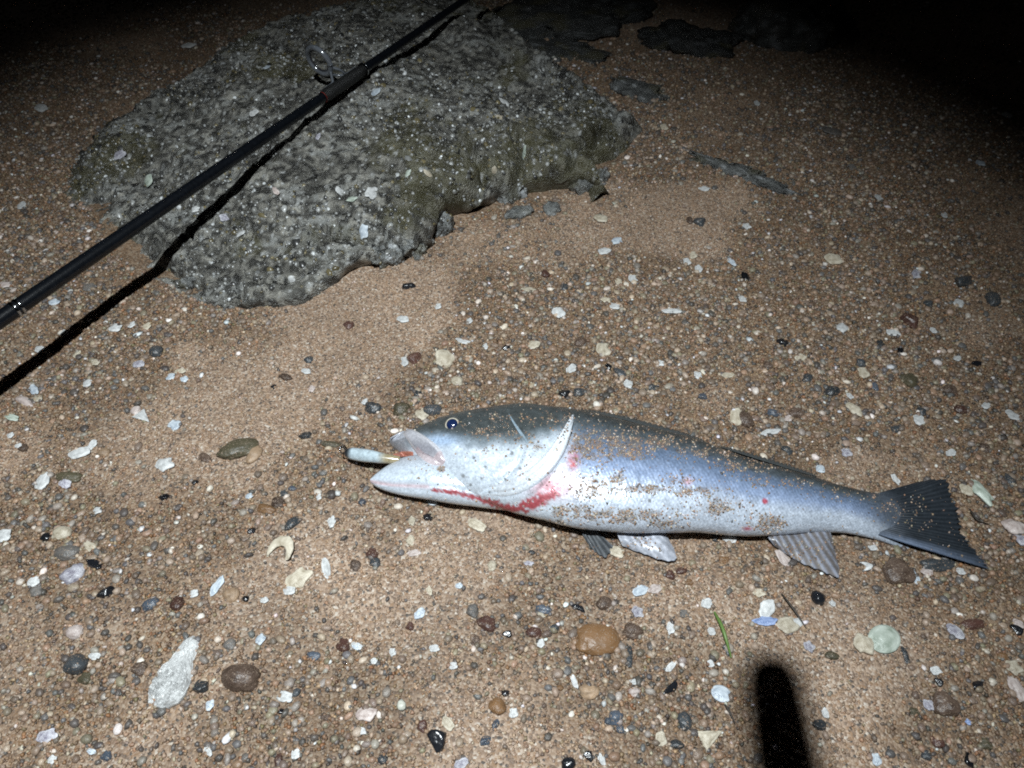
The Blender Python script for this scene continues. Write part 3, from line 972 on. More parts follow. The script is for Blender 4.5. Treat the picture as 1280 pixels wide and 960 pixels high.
# lower edge of the tail: pale stiff ray
fin('anal_fin', [(955, 664), (975, 665), (1000, 664), (1020, 662), (1036, 658)], [(968, 682), (996, 702), (1022, 714), (1040, 721), (1051, 724), (1050, 712), (1046, 695), (1042, 680)], .012, .006, 9,
    (.15, .135, .13), (.27, .29, .35), M_FIN, curl=.003)
fin('pelvic_fin', [(770, 664), (785, 662), (800, 660), (818, 656)], [(778, 682), (806, 694), (832, 703), (848, 705), (847, 694), (840, 680), (834, 670)], .014, .007, 7,
    (.34, .36, .41), (.50, .52, .58), M_FIN, curl=.004)
o = fin('pelvic_fin', [(722, 657), (732, 660), (744, 662)], [(738, 684), (748, 694), (757, 699), (766, 692), (768, 684)], .008, .004, 5, (.05, .055, .06), (.13, .14, .15), M_FIN)
o['label'] = 'dark wet far pelvic fin flat on the sand'

# dorsal fins folded along the back: low spiny ridge
def dorsal(pts, n):
    A = crom(pts, n); V = []; C = []
    for i, r in enumerate(A):
        T = 0.02
        b_ = at(r[0], r[1] + 3, r[2]); sp = abs(math.sin(i * .9)) * .5 + .5
        w_ = math.sin(math.pi * min(1, max(0, i / (n - 1)))) ** .4
        for k_, (a_, z_) in enumerate([(0, .006), (.006 * w_ * sp + .002, .004), (.009 * w_ * sp + .002, -.001), (.006, -.007), (0, -.008)]):
            V.append(b_ + np.array([.1 * a_, a_, z_])); C.append((.07, .078, .08) if k_ < 2 else (.09, .098, .098))
    return np.array(V), grid_faces(n, 5), np.array(C)


for pts in ([(726, 514, .036), (760, 521, .036), (800, 531, .035), (845, 543, .033), (880, 553, .031)], [(900, 560, .029), (940, 573, .026), (985, 587, .021), (1020, 597, .017)]):
    V, F, C = dorsal(pts, 90)
    link('dorsal_fin', mesh_np('dorsal_fin', V, F, C), M_FIN, fish)

# sand stuck to the fish
fish_bvhs = []
for ch in fish.children:
    if ch.type == 'MESH' and ch.name.split('.')[0] in ('body', 'lower_jaw', 'gill_membrane', 'tail_fin', 'anal_fin', 'pelvic_fin'):
        fish_bvhs.append(BVHTree.FromPolygons([v.co[:] for v in ch.data.vertices], [p.vertices[:] for p in ch.data.polygons]))
n = 60000
qx = RNG.uniform(470, 1240, n); qy = RNG.uniform(502, 722, n)
sd_ = sandy(qx, qy)
keep = RNG.uniform(0, 1, n) < np.clip((sd_ - .14) * 1.35, 0, 1) + .022
POS = []
for a, b in zip(qx[keep], qy[keep]):
    best = None
    for bv in fish_bvhs:
        p, nn = hit_px(a, b, bv)
        if p is not None and (best is None or (p - Vector(CC)).length < (best - Vector(CC)).length): best = p
    if best is not None: POS.append(best[:])
POS = np.array(POS)
sz = .00032 + .0009 * RNG.uniform(0, 1, len(POS)) ** 1.6
POS[:, 2] += sz * .2
V, F, C = pieces(POS, sz, CUBE_V * .8, CUBE_F, W_SAND, flat=(.6, 1), jit=.35)
o = link('stuck_sand', mesh_np('stuck_sand', V, F, C, False), M_GRAIN, fish)
o['kind'] = 'stuff'; o['label'] = 'brown sand grains stuck to the wet flank'


# ------------------------------------------------------------------ tubes, rings and the like
def tube(pts, radii, n=16, cap=True):
    P = np.array(pts, float); m = len(P)
    T_ = np.gradient(P, axis=0); T_ /= np.linalg.norm(T_, axis=1)[:, None]
    ref = np.array([0, 0, 1.0]) if abs(T_[0, 2]) < .9 else np.array([1.0, 0, 0])
    a = np.linspace(0, 2 * np.pi, n, endpoint=False); V = []
    u = np.cross(T_[0], ref); u /= np.linalg.norm(u)
    for i in range(m):
        u = u - T_[i] * (u @ T_[i]); u /= np.linalg.norm(u); w = np.cross(T_[i], u)
        V.append(P[i] + radii[i] * (np.cos(a)[:, None] * u + np.sin(a)[:, None] * w))
    V = np.array(V).reshape(-1, 3); F = list(map(tuple, grid_faces(m, n, True)))
    if cap:
        k0 = len(V); V = np.vstack([V, P[0], P[-1]])
        F += [(k0, (j + 1) % n, j, j) for j in range(n)] + [(k0 + 1, (m - 1) * n + j, (m - 1) * n + (j + 1) % n, (m - 1) * n + (j + 1) % n) for j in range(n)]
    bmf = [tuple(dict.fromkeys(f)) for f in F]
    return V, bmf


def tube_obj(name, pts, radii, mat, parent=None, n=16, smooth_shade=True):
    V, F = tube(pts, radii, n)
    me = bpy.data.meshes.new(name); me.from_pydata([tuple(v) for v in V], [], F)
    if smooth_shade: me.polygons.foreach_set('use_smooth', np.ones(len(me.polygons), bool))
    me.update()
    return link(name, me, mat, parent)


def circle(c, nrm, r, k=40, squash=1.0, closed=True):
    nrm = np.array(nrm) / np.linalg.norm(nrm)
    u = np.cross(nrm, (0, 0, 1.0)); u /= np.linalg.norm(u); w = np.cross(u, nrm)
    a = np.linspace(0, 2 * np.pi, k + 1)
    return np.array(c) + r * (np.cos(a)[:, None] * u + squash * np.sin(a)[:, None] * w)


# ------------------------------------------------------------------ the fishing rod
ROD_A = np.array([-.592, .621, .125]); ROD_B = np.array([-.275, 1.146, .126])
rdir = (ROD_B - ROD_A); rlen = np.linalg.norm(rdir); rdir = rdir / rlen


def rodp(s): return ROD_A + rdir * s          # s in metres from the left edge of the view


M_BLANK = plain('carbon_blank', (.004, .005, .007), rough=.3, coat=.15, spec=.3, bump=.15, bscale=900)
M_GRIP = plain('rubber_grip', (.010, .010, .011), rough=.75, bump=.4, bscale=500)
M_THREAD = plain('black_thread', (.008, .008, .008), rough=.5, bump=.6, bscale=1600)
M_RED = plain('red_thread', (.16, .02, .015), rough=.4)
M_STEEL = plain('polished_steel', (.50, .52, .54), rough=.16, metal=1.0)
M_DARKSTEEL = plain('dark_guide_frame', (.11, .12, .135), rough=.14, coat=1.0, spec=.8)
M_CERAMIC = plain('guide_ring', (.03, .03, .035), rough=.12, coat=.6)
rod = empty('fishing_rod', tuple(rodp(-.65)))
tag(rod, 'black fishing rod lying slantwise across the barnacled rock', 'fishing rod')
ss = np.linspace(-.42, 1.75, 60)
tube_obj('blank', [rodp(s) for s in ss], [np.interp(s, [-.42, 0, rlen, .9, 1.75], [.0102, .0096, .0074, .0062, .0034]) for s in ss], M_BLANK, rod, 20)
ss = np.linspace(-.86, -.40, 24)
tube_obj('grip', [rodp(s) for s in ss], [.0125 + .002 * math.sin(s * 22) for s in ss], M_GRIP, rod, 20)
for s0, s1, r_ in ((.018, .021, .0100), (.024, .027, .0100)):
    tube_obj('trim_ring', [rodp(s0), rodp((s0 + s1) / 2), rodp(s1)], [r_, r_ + .0004, r_], M_STEEL, rod, 24)


def rod_s_at(px):
    lo, hi = -.2, 1.6
    for _ in range(40):
        mid = (lo + hi) / 2
        if pix(rodp(mid))[0] < px: lo = mid
        else: hi = mid
    return lo


def guide(s_foot, ring_c, ring_r, sfoot2):
    g_ = np.array(ring_c)
    ss_ = np.linspace(s_foot - .035, sfoot2 + .035, 24)
    wrap = tube_obj('thread_wrap', [rodp(s) for s in ss_], [np.interp(s, [ss_[0], ss_[3], ss_[-4], ss_[-1]], [.0080, .0098, .0096, .0072]) for s in ss_], M_THREAD, rod, 20)
    tube_obj('red_band', [rodp(s_foot - .0350), rodp(s_foot - .0343), rodp(s_foot - .0336)], [.0086, .0088, .0086], M_RED, rod, 20)
    tube_obj('silver_band', [rodp(sfoot2 + .030), rodp(sfoot2 + .0315), rodp(sfoot2 + .033)], [.0106, .0109, .0106], M_STEEL, rod, 20)
    fr = circle(g_, rdir + np.array([0, 0, .15]), ring_r, 44)
    ring = tube_obj('guide', fr, [.0044] * len(fr), M_DARKSTEEL, rod, 10)
    inner = circle(g_, rdir + np.array([0, 0, .15]), ring_r - .0050, 44)
    tube_obj('ring_insert', inner, [.0016] * len(inner), M_CERAMIC, ring, 10)
    side = np.cross(rdir, (g_ - rodp(s_foot))); side /= np.linalg.norm(side)
    low = g_ - (g_ - rodp((s_foot + sfoot2) / 2)) / np.linalg.norm(g_ - rodp((s_foot + sfoot2) / 2)) * ring_r
    up_ = (low - rodp((s_foot + sfoot2) / 2)); up_ /= np.linalg.norm(up_)
    for sg in (-1, 1):
        st = low + side * sg * .007 + up_ * .001
        leg_ = [st, (st + rodp(sfoot2) + up_ * .006) / 2 + side * sg * .003, rodp(sfoot2) + up_ * .0098, rodp(sfoot2 + .02) + up_ * .0092]
        leg_ = crom(leg_, 16); tube_obj('guide_leg', leg_, [.0022] * 16, M_DARKSTEEL, ring, 8)
    leg_ = crom([low, (low + rodp(s_foot)) / 2 + up_ * .004, rodp(s_foot) + up_ * .0098, rodp(s_foot - .02) + up_ * .0092], 16)
    tube_obj('guide_leg', leg_, [.0022] * 16, M_DARKSTEEL, ring, 8)


s1 = rod_s_at(424); base_p = rodp(s1); dep = (base_p - CC) @ FW
v_ = ray(399, 76); ring_c = CC + v_ * (dep / (v_ @ FW))
guide(s1 - .005, ring_c, .0225, s1 + .030)
s2 = s1 + .62
guide(s2, rodp(s2) + (ring_c - base_p) * .7, .012, s2 + .02)
# spinning reel under the handle (left of the view), which carries the handle off the sand
reel_s = -.55
rc = rodp(reel_s)
tube_obj('reel_foot', [rc + rdir * -.04, rc, rc + rdir * .04], [.006, .013, .006], M_DARKSTEEL, rod, 12)
tube_obj('reel_stem', crom([rc, rc + np.array([0, 0, -.03]), rc + np.array([0, 0, -.07])], 10), [.007] * 10, M_DARKSTEEL, rod, 12)
rb = rc + np.array([0, 0, -.085])
tube_obj('reel_body', [rb + rdir * q for q in np.linspace(-.03, .03, 9)], [.008, .022, .028, .031, .032, .031, .028, .02, .008], M_BLANK, rod, 20)
tube_obj('reel_spool', [rb + rdir * q for q in (.035, .037, .04, .06, .063, .066)], [.012, .029, .025, .024, .028, .01], M_STEEL, rod, 24)

# ------------------------------------------------------------------ the lure held in the fish's mouth
lure_c = at(460, 571, .026)
lure = empty('fishing_lure', tuple(lure_c))
tag(lure, 'small white minnow lure with a dark nose sticking out of the fish mouth', 'lure')
path = [at(431, 566, .0245), at(437, 566.5, .025), at(450, 568.5, .026), at(465, 570.5, .027), at(480, 573, .028), at(500, 575, .028)]
A = crom(path, 40); rad = np.interp(np.linspace(0, 1, 40), [0, .08, .25, .5, .75, 1], [.0020, .0046, .0072, .0078, .0064, .0040])
V, F = tube(A, rad, 24)
u_ = np.clip((V - A[0]) @ (A[-1] - A[0]) / np.linalg.norm(A[-1] - A[0]) ** 2, 0, 1)
hz = V[:, 2] - np.interp(u_, np.linspace(0, 1, 40), A[:, 2])
col = np.tile(np.array([[.46, .55, .60]]), (len(V), 1))
col = col * (1 + .35 * vnoise(u_ * 26, hz * 900, 88))[:, None]
col = mixc(col, (.02, .022, .025), smooth(.22, .10, u_ + .04 * np.sign(hz)))
col = mixc(col, (.34, .28, .17), smooth(.58, .80, u_))
col = mixc(col, (.05, .055, .06), smooth(.008, .0095, (V[:, 1] - np.interp(u_, np.linspace(0, 1, 40), A[:, 1]))) * .8)
me = bpy.data.meshes.new('body'); me.from_pydata([tuple(v) for v in V], [], F)
at_ = me.color_attributes.new('Col', 'FLOAT_COLOR', 'POINT'); cc4 = np.ones((len(V), 4), np.float32); cc4[:, :3] = col
at_.data.foreach_set('color', cc4.ravel()); me.polygons.foreach_set('use_smooth', np.ones(len(me.polygons), bool)); me.update()
link('lure_body', me, attr_mat('lure_paint', rough=.12, coat=.8, spec=.7), lure)
nose = A[0]
for k_, (off, r_) in enumerate([((-.003, .003, .001), .0034), ((-.006, .008, .0), .0028)]):
    ring = circle(nose + np.array(off), (.5, -.4, .6 - k_ * .9), r_, 24)
    tube_obj('split_ring', ring, [.0007] * len(ring), M_STEEL, lure, 8)
bill = [at(431, 568, .022), at(436, 573, .018), at(440, 578, .014)]
tube_obj('swivel', crom([at(434, 562, .024), at(430, 557, .022), at(425, 553, .014)], 10), [.0011] * 10, M_STEEL, lure, 8)
# ------------------------------------------------------------------ other rocks
for i, (px_, py_, w_, h_, hgt, lab) in enumerate([
        (648, 268, 36, 18, .018, 'small blue-grey stone at the foot of the barnacled rock'),
        (690, 262, 24, 16, .016, 'pale blue-grey stone beside the right foot of the barnacled rock')]):
    p = gpt(px_, py_); dep = (p - CC) @ FW
    o = lumpy('stone', p, (w_ * dep / FPX, h_ * 1.3 * dep / FPX, hgt), .4 - i, 500 + i * 5, 4, .3, None, 1.3)
    tag(o, lab, 'stone')
p = gpt(920, 213); q0 = at(858, 192); q1 = at(982, 236)
o = lumpy('stone', p, (np.linalg.norm(q1 - q0), .035, .022), math.atan2(q1[1] - q0[1], q1[0] - q0[0]), 520, 5, .45, None, .9, sink=.68)
tag(o, 'long low grey stone sliver half sunk in the dark sand', 'stone')
for i, (px_, py_, w_, h_, hg_, lab_) in enumerate([(800, 112, .13, .07, .020, 'low grey stone beside the right tip of the barnacled rock'), (700, 62, .20, .09, .022, 'dim low rock behind the right half of the barnacled rock')]):
    p = gpt(px_, py_)
    tag(lumpy('rock', p, (w_, h_, hg_), -.6 + .3 * i, 531 + i * 4, 5, .5, None, .8 - .4 * i, sink=.62), lab_, 'rock')
p = gpt(985, 40)
o = lumpy('rock', p, (.26, .22, .13), .5, 541, 5, .3, None, .5, sink=.45)
tag(o, 'faint rounded boulder in the darkness at the top', 'rock')
p = gpt(862, 52)
o = lumpy('rock', p, (.20, .12, .05), -.3, 551, 5, .34, None, .22, sink=.5)
tag(o, 'small dark rock left of the faint boulder in the darkness', 'rock')
p = gpt(700, 22)
o = lumpy('rock', p, (.40, .20, .06), .3, 561, 5, .36, None, .3, sink=.5)
tag(o, 'rugged dark rock in the gloom past the tip of the rod', 'rock')

# ------------------------------------------------------------------ pebbles and shells
def pebble_mesh(seed, angular=0.0):
    V, F = ico(4 if seed < 3 else 3)
    d = 1 + (.24 if seed < 3 else .46) * fbm(V[:, 0] * 1.3 + seed * 3.1, V[:, 1] * 1.3 + V[:, 2] * .9 + seed, 4, 600 + seed)
    V = V * d[:, None]
    if angular:
        V = np.sign(V) * np.abs(V) ** (1 + angular) if angular < 0 else np.clip(V, -1 + angular, 1 - angular * .8)
    V = V / np.abs(V).max(0)[None]
    return mesh_np('pebble', V, F)


def hull_mesh(seed):
    '''angular stone: a ball cut by a dozen random planes'''
    rg = np.random.default_rng(1500 + seed)
    V, F = ico(4)
    Nn = rg.normal(size=(13, 3)); Nn /= np.linalg.norm(Nn, axis=1)[:, None]; D = rg.uniform(.55, .95, 13)
    r = np.min(D[None] / np.maximum(V @ Nn.T, .05), axis=1)
    V = V * np.minimum(r, 1.05)[:, None] * (1 + .06 * fbm(V[:, 0] * 4 + seed, V[:, 1] * 4 + V[:, 2] * 3, 3, seed))[:, None]
    return mesh_np('pebble', V / np.abs(V).max(0)[None], F)


def flake_mesh(seed, kind='chip'):
    nr, na = 7, 30
    rg = np.random.default_rng(900 + seed)
    a = np.linspace(0, 2 * np.pi, na, endpoint=False)
    if kind == 'tri':
        out = 1 / np.maximum(np.cos((a % (2 * np.pi / 3)) - np.pi / 3), .5) * .62
    elif kind == 'oval':
        out = np.ones(na)
    else:
        out = np.ones(na)
        for k_ in range(2, 6): out = out + rg.uniform(-.11, .11) * np.cos(k_ * a + rg.uniform(0, 6))
    out = out * (1 + rg.uniform(-.07, .07, na) * (0 if kind == 'oval' else 1))
    top = []; 
    for i in range(nr):
        t_ = (i / (nr - 1)) ** .8
        x_ = out * np.cos(a) * t_; y_ = out * np.sin(a) * t_
        z_ = .9 * (1 - t_ ** 2) + .10 * np.cos(t_ * 16 + seed) * t_ + .18 * vnoise(x_ * 2.5 + seed, y_ * 2.5, seed)
        if i == nr - 1: z_ = z_ * .5 + .0
        top.append(np.stack([x_, y_, z_], -1))
    top = np.array(top).reshape(-1, 3)
    bot = top[-na:] * np.array([.96, .96, 0]) + np.array([0, 0, -.55])
    V = np.vstack([top, bot, [[0, 0, -.6]]])
    F = list(map(tuple, grid_faces(nr + 1, na, True)))
    V0 = V
    me = bpy.data.meshes.new('shell'); c_ = len(V0) - 1
    F += [(nr * na + k_, nr * na + (k_ + 1) % na, c_) for k_ in range(na)]
    V0 = V0 / np.array([np.abs(V0[:, 0]).max(), np.abs(V0[:, 1]).max(), 1])
    me.from_pydata([tuple(v) for v in V0], [], F)
    bm = bmesh.new(); bm.from_mesh(me); bmesh.ops.remove_doubles(bm, verts=bm.verts, dist=1e-4); bmesh.ops.recalc_face_normals(bm, faces=bm.faces); bm.to_mesh(me); bm.free()
    me.polygons.foreach_set('use_smooth', np.ones(len(me.polygons), bool))
    return me


def crescent_mesh(seed, span=4.0):
    A = []; rad = []
    for k_ in range(26):
        t_ = k_ / 25; an = -span / 2 + span * t_
        A.append((math.cos(an) * .72, math.sin(an) * .72, .18 * math.sin(t_ * 7))); rad.append(.10 + .22 * math.sin(math.pi * min(1, t_ * 1.05)) ** .7)
    V, F = tube(A, rad, 14)
    V = V * (1 + .10 * fbm(V[:, 0] * 6, V[:, 1] * 6, 2, seed))[:, None]
    me = bpy.data.meshes.new('shell'); me.from_pydata([tuple(v) for v in V], [], F)
    me.polygons.foreach_set('use_smooth', np.ones(len(me.polygons), bool)); me.update()
    return me


def oyster_mesh(seed):
    """crumbly elongated shell: layered slab with a broken lower end"""
    nx_, ny_ = 60, 34
    X, Y = np.meshgrid(np.linspace(-1, 1, nx_), np.linspace(-1, 1, ny_), indexing='ij')
    wid = np.interp(X, [-1, -.8, -.4, 0, .4, .8, 1], [.55, .85, .95, .85, .6, .5, .32]) * (1 + .16 * fbm(X * 4, X * 0 + Y.clip(-.01, .01) + (Y > 0) * 9, 3, seed))
    xx = X * (1 + .08 * fbm(Y * 4, X * 0 + (X > 0) * 5, 3, seed + 4))
    Z = .55 * (1 - Y ** 2) + .35 * (1 - np.abs(X) ** 3) + .9 * smooth(.25, -.3, X) * (fbm(X * 7, Y * 6, 4, seed + 8)) + .25 * fbm(X * 14, Y * 12, 3, seed + 2) + .18 * np.floor((X + 1) * 3.5 + fbm(X * 3, Y * 3, 2, 5)) / 7
    Z = Z * np.minimum(1, 5 * (1 - np.abs(Y)) + .25) * np.minimum(1, 6 * (1 - np.abs(X)) + .25)
    V = np.stack([xx, Y * wid, Z], -1).reshape(-1, 3)
    B = V.copy(); B[:, 2] = -.4
    F = grid_faces(nx_, ny_); n_ = len(V)
    Fs = list(map(tuple, F)) + [tuple(f[::-1] + n_) for f in F]
    rim = [i * ny_ for i in range(nx_)] + [(nx_ - 1) * ny_ + j for j in range(1, ny_)] + [i * ny_ + ny_ - 1 for i in range(nx_ - 2, -1, -1)] + [j for j in range(ny_ - 2, 0, -1)]
    for a_, b_ in zip(rim, rim[1:] + rim[:1]): Fs.append((a_, a_ + n_, b_ + n_, b_))
    me = bpy.data.meshes.new('shell'); me.from_pydata([tuple(v) for v in np.vstack([V, B])], [], Fs)
    me.update(); return me


SHAPES = {}
for k in range(9): SHAPES['p%d' % k] = pebble_mesh(k)
for k in range(6): SHAPES['a%d' % k] = hull_mesh(k)
for k in range(8): SHAPES['c%d' % k] = flake_mesh(k)
for k in range(2): SHAPES['t%d' % k] = flake_mesh(30 + k, 'tri')
for k in range(2): SHAPES['o%d' % k] = flake_mesh(40 + k, 'oval')
SHAPES['arc'] = crescent_mesh(5); SHAPES['arc2'] = crescent_mesh(8, 2.8); SHAPES['oy'] = oyster_mesh(71)
CM = {
    'black': plain('black_stone', (.012, .013, .016), .22, coat=.3, var=.3, bump=.25, bscale=3, dust=.0),
    'slate': plain('slate_stone', (.045, .052, .058), .34, var=.35, bump=.4, bscale=4, dust=.45),
    'blue': plain('blue_grey_stone', (.07, .088, .115), .3, var=.3, bump=.4, bscale=4, dust=.45),
    'brown': plain('brown_stone', (.085, .052, .036), .4, var=.3, bump=.6, bscale=5, spots=(.15, .105, .08), dust=.45),
    'red': plain('red_brown_stone', (.085, .042, .033), .35, var=.25, bump=.4, bscale=4, dust=.45),
    'tan': plain('tan_stone', (.34, .235, .15), .5, var=.2, bump=.5, bscale=4, dust=.45),
    'orange': plain('orange_stone', (.30, .165, .075), .42, var=.2, bump=.5, bscale=4, spots=(.24, .13, .06), dust=.45),
    'grey': plain('grey_stone', (.15, .14, .13), .42, var=.3, bump=.6, bscale=4, dust=.45),
    'olive': plain('olive_stone', (.085, .075, .045), .45, var=.25, bump=.6, bscale=4, dust=.45),
    'cream': plain('cream_shell', (.60, .50, .35), .42, var=.12, bump=.5, bscale=5, spots=(.70, .64, .52)),
    'white': plain('white_shell', (.70, .71, .70), .38, var=.1, bump=.5, bscale=5, spots=(.80, .81, .80)),
    'bluewhite': plain('blue_white_shell', (.52, .62, .74), .3, var=.1, bump=.4, bscale=4, spots=(.72, .78, .82)),
    'lilac': plain('lilac_shell', (.42, .39, .50), .35, var=.15, bump=.7, bscale=6, spots=(.74, .74, .78)),
    'pink': plain('pinkish_shell', (.60, .46, .41), .4, var=.12, bump=.5, bscale=4, spots=(.72, .64, .60)),
    'green': plain('pale_green_shell', (.46, .56, .44), .35, var=.1, bump=.5, bscale=4, spots=(.66, .72, .64)),
    'vblue': plain('vivid_blue_shell', (.20, .34, .72), .3, var=.1, bump=.4, bscale=4, spots=(.45, .55, .8)),
}
OCC = []
GROUPS = {
    'white': ('', 'shell', 'pale shell chips on the sand'), 'cream': ('', 'shell', 'pale shell chips on the sand'), 'dark': ('', 'pebble', 'dark pebbles on the sand'),
    'brown': ('', 'pebble', 'brown pebbles on the sand'), 'pale': ('', 'pebble', 'tan pebbles on the sand'), 'grey': ('', 'pebble', 'grey pebbles on the sand'),
}
GOF = {'white': 'white', 'bluewhite': 'white', 'lilac': 'white', 'pink': 'cream', 'cream': 'cream', 'green': 'cream', 'vblue': 'white', 'black': 'dark', 'slate': 'dark',
       'blue': 'dark', 'brown': 'brown', 'red': 'brown', 'olive': 'brown', 'orange': 'pale', 'tan': 'pale', 'grey': 'grey'}
IDX = [0]
SMALL = []
KINDWORD = {'white': 'white', 'bluewhite': 'bluish white', 'lilac': 'lilac', 'pink': 'pinkish', 'cream': 'cream', 'green': 'pale green', 'vblue': 'blue', 'black': 'black', 'slate': 'dark grey', 'blue': 'blue-grey',
            'brown': 'brown', 'red': 'red-brown', 'olive': 'olive brown', 'orange': 'orange', 'tan': 'tan', 'grey': 'grey'}


def place(px_, py_, L_, W_, ang, shape, color, label=None, hr=None, bvh=None, parent=None, name=None):
    a = R(ang); dx, dy = math.cos(a) * L_ / 2, -math.sin(a) * L_ / 2
    ex, ey = math.sin(a) * W_ / 2, math.cos(a) * W_ / 2
    nrm = Vector((0, 0, 1))
    if bvh is None:
        p = gpt(px_, py_)
    else:
        h_ = hit_px(px_, py_, bvh)
        if h_[0] is None: return None
        p = np.array(h_[0]); nrm = h_[1]
    z = p[2]
    q0 = at(px_ - dx, py_ - dy, z); q1 = at(px_ + dx, py_ + dy, z); r0 = at(px_ - ex, py_ - ey, z); r1 = at(px_ + ex, py_ + ey, z)
    l_ = np.linalg.norm(q1 - q0); w_ = np.linalg.norm(r1 - r0)
    th = math.atan2(q1[1] - q0[1], q1[0] - q0[0])
    if shape == 'p': shape = 'p%d' % (IDX[0] % 9)
    elif shape == 'c': shape = 'c%d' % (IDX[0] % 8)
    elif shape == 'a': shape = 'a%d' % (IDX[0] % 6)
    elif shape == 'o': shape = 'o%d' % (IDX[0] % 2)
    elif shape == 't': shape = 't%d' % (IDX[0] % 2)
    IDX[0] += 1
    shell = shape[0] in 'cto' and shape != 'oy' or shape.startswith('arc')
    me = SHAPES[shape]
    nm = name or ('shell' if (shell or shape == 'oy') else 'pebble')
    o_ = bpy.data.objects.new(nm, me); COL.objects.link(o_)
    if len(me.materials) == 0: me.materials.append(CM[color])
    o_.material_slots[0].link = 'OBJECT'; o_.material_slots[0].material = CM[color]
    m_ = min(l_, w_)
    k = hr if hr else (.10 if shell else .36)
    hh = m_ * k * (1.15 if shell else 1)
    if shape == 'oy': hh = m_ * .16
    o_.scale = (l_ / 2, w_ / 2, max(hh, .0011))
    q = nrm.to_track_quat('Z', 'Y') if bvh is not None else Euler((random.uniform(-.09, .09), random.uniform(-.09, .09), 0)).to_quaternion()
    from mathutils import Quaternion
    o_.rotation_mode = 'QUATERNION'
    o_.rotation_quaternion = q @ Quaternion((0, 0, 1), th)
    o_.location = (p[0], p[1], p[2] + (.0016 + hh * .35 if shell else hh * .08))
    if parent is not None:
        o_.parent = parent; o_.matrix_parent_inverse = Matrix.Translation(-Vector(parent.location))
        return o_
    OCC.append((px_, py_, max(L_, W_) / 2))
    if label:
        tag(o_, label, 'shell' if (shell or shape == 'oy') else ('stone' if max(L_, W_) > 28 else 'pebble'))
        if not (shell or shape == 'oy') and max(L_, W_) > 28: o_.name = 'stone'
    else:
        tag(o_, *GROUPS[GOF[color]])
        SMALL.append((o_, px_, py_, KINDWORD[color] + (' shell chip' if shell else ' pebble'), L_))
        o_['category'] = 'shell' if shell else 'pebble'
    return o_


